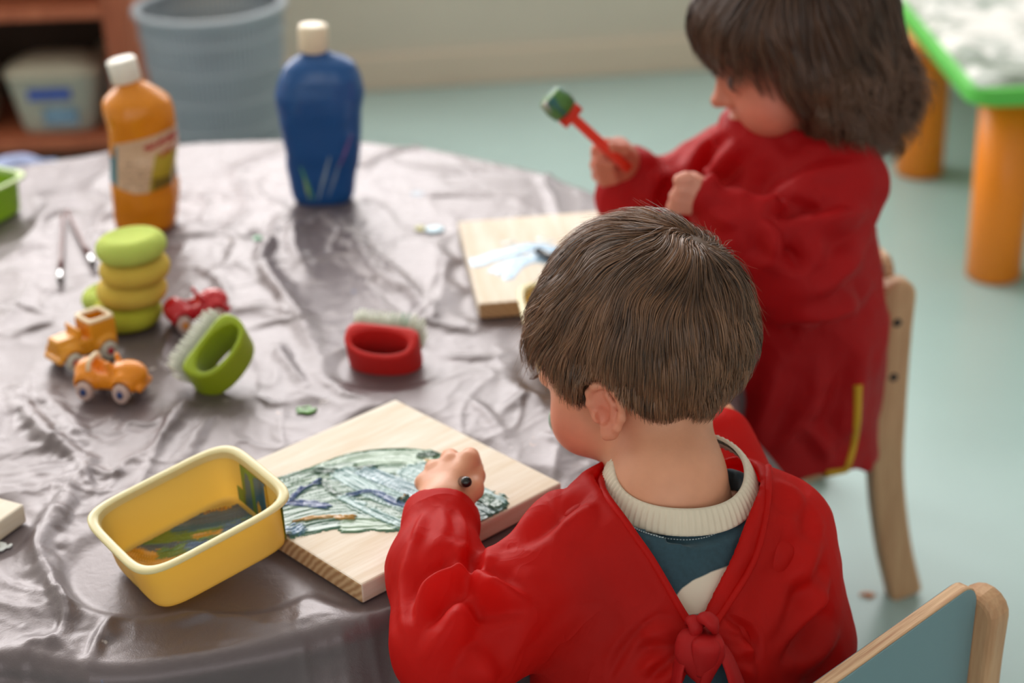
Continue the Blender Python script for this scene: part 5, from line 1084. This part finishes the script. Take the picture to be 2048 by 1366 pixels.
# stitches below the collar
bvs = BVHTree.FromPolygons(tv.tolist(), tf.tolist()); parts = []; L_ = spline([(1252, 1048), (1290, 1066), (1340, 1078), (1395, 1078), (1440, 1062), (1480, 1028)], 9)
for i in range(0, len(L_) - 1):
    hs = [bvs.ray_cast(Vector(CP), Vector(ray(*L_[i] + (L_[i + 1] - L_[i]) * k)).normalized()) for k in (.1, .7)]
    if all(h[0] is not None for h in hs): parts.append(tube([np.array(h[0]) + .0006 * np.array(h[1]) for h in hs], [.0005, .0005], 5))
if parts: v, f = join(parts); tag(obj('stitching', v, f, M['thread'], boy, world=True), kind='stuff')
# bow that ties the smock
def bow_strip(pts, w, m='tie', flat=.28, n=12):
    P = spline([Q(*a) for a in pts], 6); wd = np.interp(np.linspace(0, 1, len(P)), np.linspace(0, 1, len(w)), w); return tube(P, wd, n, True, flat)
YB = 1.078
parts = [bow_strip([(1396, 1262, YB + .01), (1384, 1275, YB - .004), (1382, 1310, YB - .008), (1398, 1345, YB - .004), (1408, 1366, YB - .004)], [.008, .011, .013, .010, .005], flat=.5),
         bow_strip([(1408, 1262, YB + .01), (1412, 1290, YB - .014), (1410, 1320, YB - .013), (1402, 1352, YB - .008)], [.008, .011, .010, .004], flat=.5),
         bow_strip([(1416, 1262, YB + .008), (1432, 1285, YB - .012), (1434, 1312, YB - .012), (1420, 1340, YB - .010), (1408, 1372, YB - .006)], [.006, .006, .0065, .006, .004], flat=.6),
         bow_strip([(1376, 1246, YB + .014), (1386, 1240, YB + .0), (1392, 1256, YB - .004), (1390, 1275, YB - .004)], [.003, .006, .006, .004], flat=.7), bow_strip([(1400, 1250, YB + .008), (1410, 1236, YB - .002), (1425, 1246, YB - .006), (1430, 1262, YB - .002)], [.004, .007, .007, .004], flat=.7),
         bow_strip([(1388, 1280, YB), (1360, 1325, YB - .002), (1350, 1390, YB - .004)], [.006, .009, .011], flat=.3), bow_strip([(1425, 1275, YB), (1455, 1320, YB - .003), (1480, 1390, YB - .004)], [.006, .011, .016], flat=.3)]
for v, f in parts: obj('tie', v, f, M['tie'], boy, world=True)
lgv, lgf = piece(lambda p: legs_sdf(p, hipB + [0, 0, -.01], Bq, 0), hipB - [.25, .2, .34], hipB + [.25, .36, .12], .007, 1); obj('trousers', lgv, lgf, M['trousers'], boy, world=True); shoes(boy, hipB, Bq)
# the brush in his fist
p0, p1 = Q(934, 964, 1.226), W(896, 962, zt + .004); d = p1 - p0
t = thing('paintbrush', tuple(p0), 0, 'black stubby brush held in the fist of the painting child', 'paintbrush')
v, f = tube([p0 - p0, d * .02, d * .05, d * .62], [.0025, .0044, .0046, .0042], 14); obj('handle', v, f, M['black'], t); v, f = tube([d * .62, d * .80], [.0052, .0055], 14); obj('ferrule', v, f, M['steel'], t)
v, f = tube([d * .80, d * .9, d * 1.0], [.0058, .0070, .0045], 14); obj('bristles', v, f, mat('green_wet_bristle', lin(120, 140, 60), .4, .5, noise=(120, .4)), t)
chair((.171, 1.195), (-.676, .737), 'small chair with blue-grey backrest behind the painting child at the lower right')
# ------------------------------------------------------------------ the girl, across the corner of the table
GY = R_(101); Gq = np.stack([[math.cos(GY), math.sin(GY), 0], [-math.sin(GY), math.cos(GY), 0], [0, 0, 1]], 1)   # right, forward, up
NG = Q(1575, 288, 1.80); girl = thing('person', (NG[0], NG[1], 0), 0, 'child with wavy dark hair in a red smock holding up a brush', 'person')
GH = head_frame(R_(98), R_(14), R_(-2)); GS = .92; GO = Q(1584, 108, 1.80)
gl = lambda p: (p - GO) @ GH / GS
gb = lambda p: (p - NG) @ Gq
def girl_head(p): return smin(head_full(gl(p)) * GS, cap(p, GO + GH @ np.array([0, -.03, -.05]) * GS, NG + [0, 0, -.05], .04, .046), .022)
lo, hi = GO - .13, GO + .13; lo[2] = NG[2] - .07; hv, hf = piece(girl_head, lo, hi, .0024, 1)
# right hand, raised, holding the brush; left hand in front of the chest
gw = Q(1262, 335, 1.83); gm = [Q(1238, 292, 1.815), Q(1214, 300, 1.812), Q(1205, 322, 1.812), Q(1206, 342, 1.815)]
gf = [[Q(1212, 290, 1.795), Q(1195, 300, 1.79), Q(1205, 312, 1.782)], [Q(1196, 308, 1.80), Q(1200, 326, 1.782), Q(1222, 328, 1.779)], [Q(1194, 330, 1.80), Q(1202, 344, 1.784), Q(1224, 344, 1.782)], [Q(1198, 350, 1.80), Q(1208, 360, 1.786), Q(1228, 358, 1.785)]]
gt = [Q(1255, 318, 1.805), Q(1245, 302, 1.785), Q(1222, 296, 1.776)]
def handG(p): return smin(hand_sdf(p, gw, gm, gf, gt, .014, .009), ell(p, Q(1238, 325, 1.808), (.02, .02, .022)), .012)
lo, hi = bounds([gw, *gm, *sum(gf, []), *gt], .03); v1, f1 = piece(handG, lo, hi, .0017, 1)
g2 = Q(1418, 398, 1.655); m2 = [Q(1392, 372, 1.652), Q(1386, 386, 1.650), Q(1380, 400, 1.650), Q(1376, 412, 1.652)]
f2 = [[Q(1372, 358, 1.648), Q(1358, 360, 1.645)], [Q(1362, 380, 1.645), Q(1350, 392, 1.646)], [Q(1356, 400, 1.646), Q(1346, 410, 1.648)], [Q(1354, 415, 1.648), Q(1344, 420, 1.650)]]; t2 = [Q(1405, 375, 1.655), Q(1385, 362, 1.662), Q(1372, 360, 1.668)]
lo, hi = bounds([g2, *m2, *sum(f2, []), *t2], .03); v2, f2_ = piece(lambda p: hand_sdf(p, g2, m2, f2, t2, .012), lo, hi, .0018, 1)
gsL, gsR = Q(1672, 372, 1.735), NG + Gq @ np.array([.095, .01, -.045]); geL = Q(1598, 548, 1.665); geR = Q(1330, 420, 1.86); hipG = NG + Gq @ np.array([0, -.01, 0]); hipG[2] = .33
def torso_skin(p):
    d = smin(ell(p, NG + [0, 0, -.09], (.07, .06, .09), Gq), ell(p, hipG, (.08, .065, .08), Gq), .08)
    for a, b, c in ((gsL, geL, g2), (gsR, geR, gw)): d = smin(smin(d, cap(p, a, b, .028, .025), .02), cap(p, b, c, .025, .018), .015)
    return d
lo, hi = bounds([gsL, gsR, geL, geR, gw, g2, hipG], .10); v3, f3 = piece(torso_skin, lo, hi, .008, 0)
person_body('body', girl, [(hv, hf, skin_col(gl(hv), (206, 128, 104))), (v1, f1, np.tile(np.array(lin(200, 116, 92)[:3]), (len(v1), 1))), (v2, f2_, np.tile(np.array(lin(220, 150, 130)[:3]), (len(v2), 1))), (v3, f3, np.tile(SKB, (len(v3), 1)))])
eyes(girl, GO, GH, GS, (70, 40, 34))  # eye whites coloured dark to stand for the shadow of the lashes
# hair: a full wavy bob
def gform(p):
    d = ell(p, (0, -.016, .032), (.087, .101, .101)); d = smin(d, ell(p, (0, -.045, -.030), (.088, .075, .085)), .04); d = smin(d, ell(p, (0, -.060, -.082), (.080, .062, .055)), .03)
    d = smin(d, ell(p, (0, .036, .056), (.066, .056, .046)), .03); return d + .007 * fbm(p * 13, 2)
def gline(p): return np.interp(azi(p), [0, 30, 50, 66, 74, 80, 180], [.028, .022, .006, -.035, -.085, -.13, -.15])
def gface(p): return smax(p[:, 1] - .012 + .012 * ss(-.05, -.11, p[:, 2]), (p[:, 2] - .034), .03)   # cut away in front of the cheeks: inside when negative
def girl_cap(p): return smax(gform(p) + .004 + .006 * fbm(p * 24, 3), np.minimum(p[:, 1] - .020, 99) * (p[:, 2] < .03) - 99 * (p[:, 2] >= .03) * 1.0, .001) 
def girl_cap(p):
    cutz = np.interp(p[:, 1], [.0, .02, .035, .06, .10], [-.14, -.10, .018, .054, .074]); return smax(gform(p) + .004 + .010 * fbm(p * 20, 3), cutz - p[:, 2], .012)
v, f = piece(girl_cap, (-.12, -.15, -.16), (.12, .125, .14), .0035, 1); obj('hair', GO + v * GS @ GH.T, f, M['hairgirl'], girl, attrs={'var': .12 + .25 * (fbm(v * [90, 90, 20], 2) * .5 + .5)}, world=True)
def girl_dir(p, n):
    a = p - np.array([0, -.03, .12]); a /= np.linalg.norm(a, axis=1)[:, None]; d = a * ss(.03, .11, p[:, 2])[:, None] + np.array([0, -.12, -1.]) * (1.3 * ss(.11, .03, p[:, 2]))[:, None] + np.array([0, .8, 0]) * (ss(.03, .07, p[:, 1]) * ss(.03, .06, p[:, 2]))[:, None]
    d += .5 * np.stack([np.sin(p[:, 2] * 130 + 9 * p[:, 1] * 20), np.cos(p[:, 2] * 110 + p[:, 0] * 160), 0 * p[:, 0]], -1) * ss(.02, -.06, p[:, 2])[:, None] + .35 * np.stack([fbm(p * 40, 2), fbm(p * 40 + 9, 2), fbm(p * 40 + 21, 2)], -1)
    d = d - n * (d * n).sum(1)[:, None] * .9; return d / (np.linalg.norm(d, axis=1)[:, None] + 1e-9)
def gmask(p): return (p[:, 2] > np.interp(p[:, 1], [.0, .02, .035, .06, .10], [-.09, -.07, .035, .066, .080])) & (p[:, 2] > -.09)
r = scalp_points(11000, gform, gmask, R=.19); L_ = np.interp(r[:, 2], [-.09, 0, .12], [.035, .07, .10]) * rng.uniform(.6, 1.2, len(r))
V, F = grow_hair(r, grad(gform, r), girl_dir, L_, 8, gform, lambda t: .001 + .006 * math.sin(t * 2.5), .0015 * rng.uniform(.6, 1.3, len(r))); va = np.clip(.35 + .2 * rng.normal(size=len(r)) + .3 * vnoise(r * 60), 0, 1)
r2 = scalp_points(2600, gform, lambda p: (p[:, 2] < .0) & (p[:, 1] < .015) & (p[:, 2] > -.11), R=.19); V2_, F2_ = grow_hair(r2, grad(gform, r2), girl_dir, rng.uniform(.05, .10, 2600), 12, gform, lambda t: .003 + .020 * t * t, np.full(2600, .0011), curl=lambda p, t, i: .0042 * np.stack([np.sin(i * 1.1 + p[:, 0] * 90), np.cos(i * 1.1 + p[:, 0] * 90), 0 * p[:, 0]], -1))
r3 = scalp_points(420, gform, lambda p: (p[:, 1] > .055) & (p[:, 2] > .045) & (p[:, 2] < .085), R=.19); V3_, F3_ = grow_hair(r3, grad(gform, r3), lambda p, n: (lambda d: d / np.linalg.norm(d, axis=1)[:, None])(np.array([0, .35, -1.]) + .35 * np.stack([fbm(p * 50, 2), fbm(p * 50 + 8, 2), 0 * p[:, 0]], -1)), rng.uniform(.03, .075, 420), 8, gform, lambda t: .002 + .008 * t, np.full(420, .0009))
tag(obj('hair_strands', GO + np.concatenate([V, V2_, V3_]) * GS @ GH.T, np.concatenate([F, F2_ + len(V), F3_ + len(V) + len(V2_)]), M['hairgirl'], girl, attrs={'var': np.concatenate([np.repeat(va, 18), np.full(len(V2_), .6), np.full(len(V3_), .5)])}, world=True), kind='stuff')
# smock
def girl_form(p):
    q = gb(p); z = q[:, 2]; wx = np.interp(z, [-.36, -.25, -.10, -.05, -.02, .02], [.15, .135, .118, .100, .075, .05]); wy = np.interp(z, [-.36, -.25, -.10, -.05, -.02, .02], [.150, .125, .098, .084, .066, .048]); cy = np.interp(z, [-.36, -.2, 0], [.035, .0, .0])
    d = ell2(q[:, 0], q[:, 1] - cy, wx, wy); d = smax(d, z - .02, .02); d = smax(d, -.34 - z - .5 * np.maximum(-.02 - q[:, 1], 0), .01)
    d = smin(d, cap(p, gsL + Gq @ np.array([.02, 0, 0]), gsR - Gq @ np.array([.02, 0, 0]), .046), .03)
    d = smin(d, cap(p, gsL, geL, .055, .056), .025); fo = cap(p, geL, Q(1470, 445, 1.655), .054, .036); fo = smin(fo, cap(p, Q(1470, 445, 1.655), Q(1408, 396, 1.655), .034, .024), .01); d = smin(d, fo, .012)
    fo = smin(cap(p, gsR, geR, .05, .05), cap(p, geR, Q(1270, 375, 1.835), .05, .040), .02); fo = smin(fo, cap(p, Q(1245, 405, 1.82), Q(1262, 345, 1.828), .030, .026), .02); d = smin(d, fo, .015)
    return smin(d, cap(p, NG + Gq @ np.array([0, .03, .002]), NG + Gq @ np.array([0, -.02, .004]), .052), .02)
def girl_smock(p):
    d = girl_form(p) + .004 * fbm(p * 18, 2) + .0015 * fbm(p * 50, 2); hole = cap(p, NG + [0, 0, -.03], GO + GH @ np.array([0, -.01, -.03]), .047); return smax(d, -hole, .004)
lo, hi = bounds([gsL, gsR, geL, geR, gw, g2], .075); lo[2] = NG[2] - .44; lo[:2] = np.minimum(lo[:2], NG[:2] - .19); hi[:2] = np.maximum(hi[:2], NG[:2] + .19); hi[2] = NG[2] + .05
sv, sf = piece(girl_smock, lo, hi, .0034, 1)
GF = [([(1400, 380), (1440, 330), (1480, 280)], .007, .010), ([(1370, 340), (1400, 300), (1440, 265)], .006, .010), ([(1430, 300), (1405, 350), (1395, 370)], -.005, .008), ([(1720, 330), (1640, 350), (1560, 390), (1510, 430)], .006, .012), ([(1690, 400), (1620, 420), (1540, 425)], -.008, .010), ([(1740, 420), (1660, 440), (1570, 445)], .007, .012),
      ([(1560, 460), (1590, 500), (1600, 550)], -.012, .014), ([(1520, 440), (1550, 480), (1560, 520)], .008, .010), ([(1740, 480), (1690, 540), (1640, 600)], .007, .012), ([(1750, 560), (1690, 610), (1600, 640)], .007, .012), ([(1720, 600), (1640, 650), (1560, 660)], -.006, .012), ([(1640, 700), (1620, 800), (1560, 900)], .006, .014), ([(1700, 700), (1680, 800), (1640, 900)], -.005, .014), ([(1560, 720), (1540, 800), (1500, 880)], .005, .014), ([(1600, 850), (1640, 880), (1660, 930)], .005, .010), ([(1340, 340), (1300, 380), (1310, 420)], .005, .010), ([(1420, 420), (1450, 440), (1480, 450)], .004, .008)]
sv = folds(sv, sf, [(c, a * 1.5, w) for c, a, w in GF]); obj('smock', sv, sf, M['smock2'], girl, world=True)
# yellow binding along the hanging back edge
bv = BVHTree.FromPolygons(sv.tolist(), sf.tolist()); C = []
for x, y in spline([(1716, 770), (1712, 850), (1698, 920), (1672, 968), (1640, 1000)], 6):
    for dx in range(0, 60, 4):
        h = bv.ray_cast(Vector(CP), Vector(ray(x - dx, y)).normalized())
        if h[0] is not None: C.append(np.array(h[0])); break
if len(C) > 3: v, f = tube(np.array(C), .005, 8); obj('binding', v, f, mat('yellow_binding', lin(206, 160, 40), .6, .3, noise=(30, .05)), girl, world=True)
lgv, lgf = piece(lambda p: legs_sdf(p, hipG + [0, 0, -.01], Gq, 0), hipG - [.38, .25, .34], hipG + [.25, .25, .12], .007, 1); obj('trousers', lgv, lgf, M['trousers'], girl, world=True); shoes(girl, hipG, Gq)
# her brush with a fat paint-covered head
p0, p1 = Q(1218, 302, 1.775), Q(1138, 228, 1.775); d = p1 - p0; t = thing('paintbrush', tuple(p0), 0, 'chunky brush with red handle and green paint held up in a hand', 'paintbrush'); M['redplastic'] = mat('bright_red_plastic', lin(240, 58, 34), .35, .5, noise=(15, .03), transl=.2)
v, f = tube([-d * .5, d * 0, d * .9, d * 1.0], [.006, .006, .0055, .007], 14); obj('handle', v, f, M['redplastic'], t)
u = np.cross(d, FW); u = d / np.linalg.norm(d); s = np.cross(u, FW); s /= np.linalg.norm(s); tip = d
v, f = tube([tip - s * .013 - u * .002, tip + s * .013 - u * .002], [.0065, .0065], 14); obj('yoke', v, f, M['redplastic'], t)
hc = tip + u * .012 + s * .0; v, f = tube([hc - u * .008 , hc - u*.006, hc + u * .004, hc + u * .016, hc + u * .018], [.010, .0155, .0165, .0150, .010], 24); C = np.where((vnoise(v * 120) > .15)[:, None], np.array(lin(40, 92, 96)[:3]), np.array(lin(78, 120, 56)[:3])); C = np.where((vnoise(v * 150 + 9) > .62)[:, None], np.array(lin(206, 190, 190)[:3]), C)
obj('sponge_head', v, f, mat('painted_foam', (1, 1, 1), .5, .4, attr='col', bump=(300, .4, .002)), t, attrs={'col': C})
fp = W(1808, 1186, 0); gf_ = np.array([-.978, -.208]); gr = np.array([gf_[1], -gf_[0]])     # her left rear post foot, on the viewer's side
gr = np.array([gf_[1], -gf_[0]]); loc = fp[:2] + gf_ * .178 + gr * .150
chair(loc, gf_, 'small wooden chair with curved rear post under the long-haired child')
# ------------------------------------------------------------------ the cloth, now that everything has its place
v, f = make_cloth(); tag(obj('tablecloth', v, f, M['cloth']), 'crumpled shiny grey cloth draped over the round table', 'tablecloth')
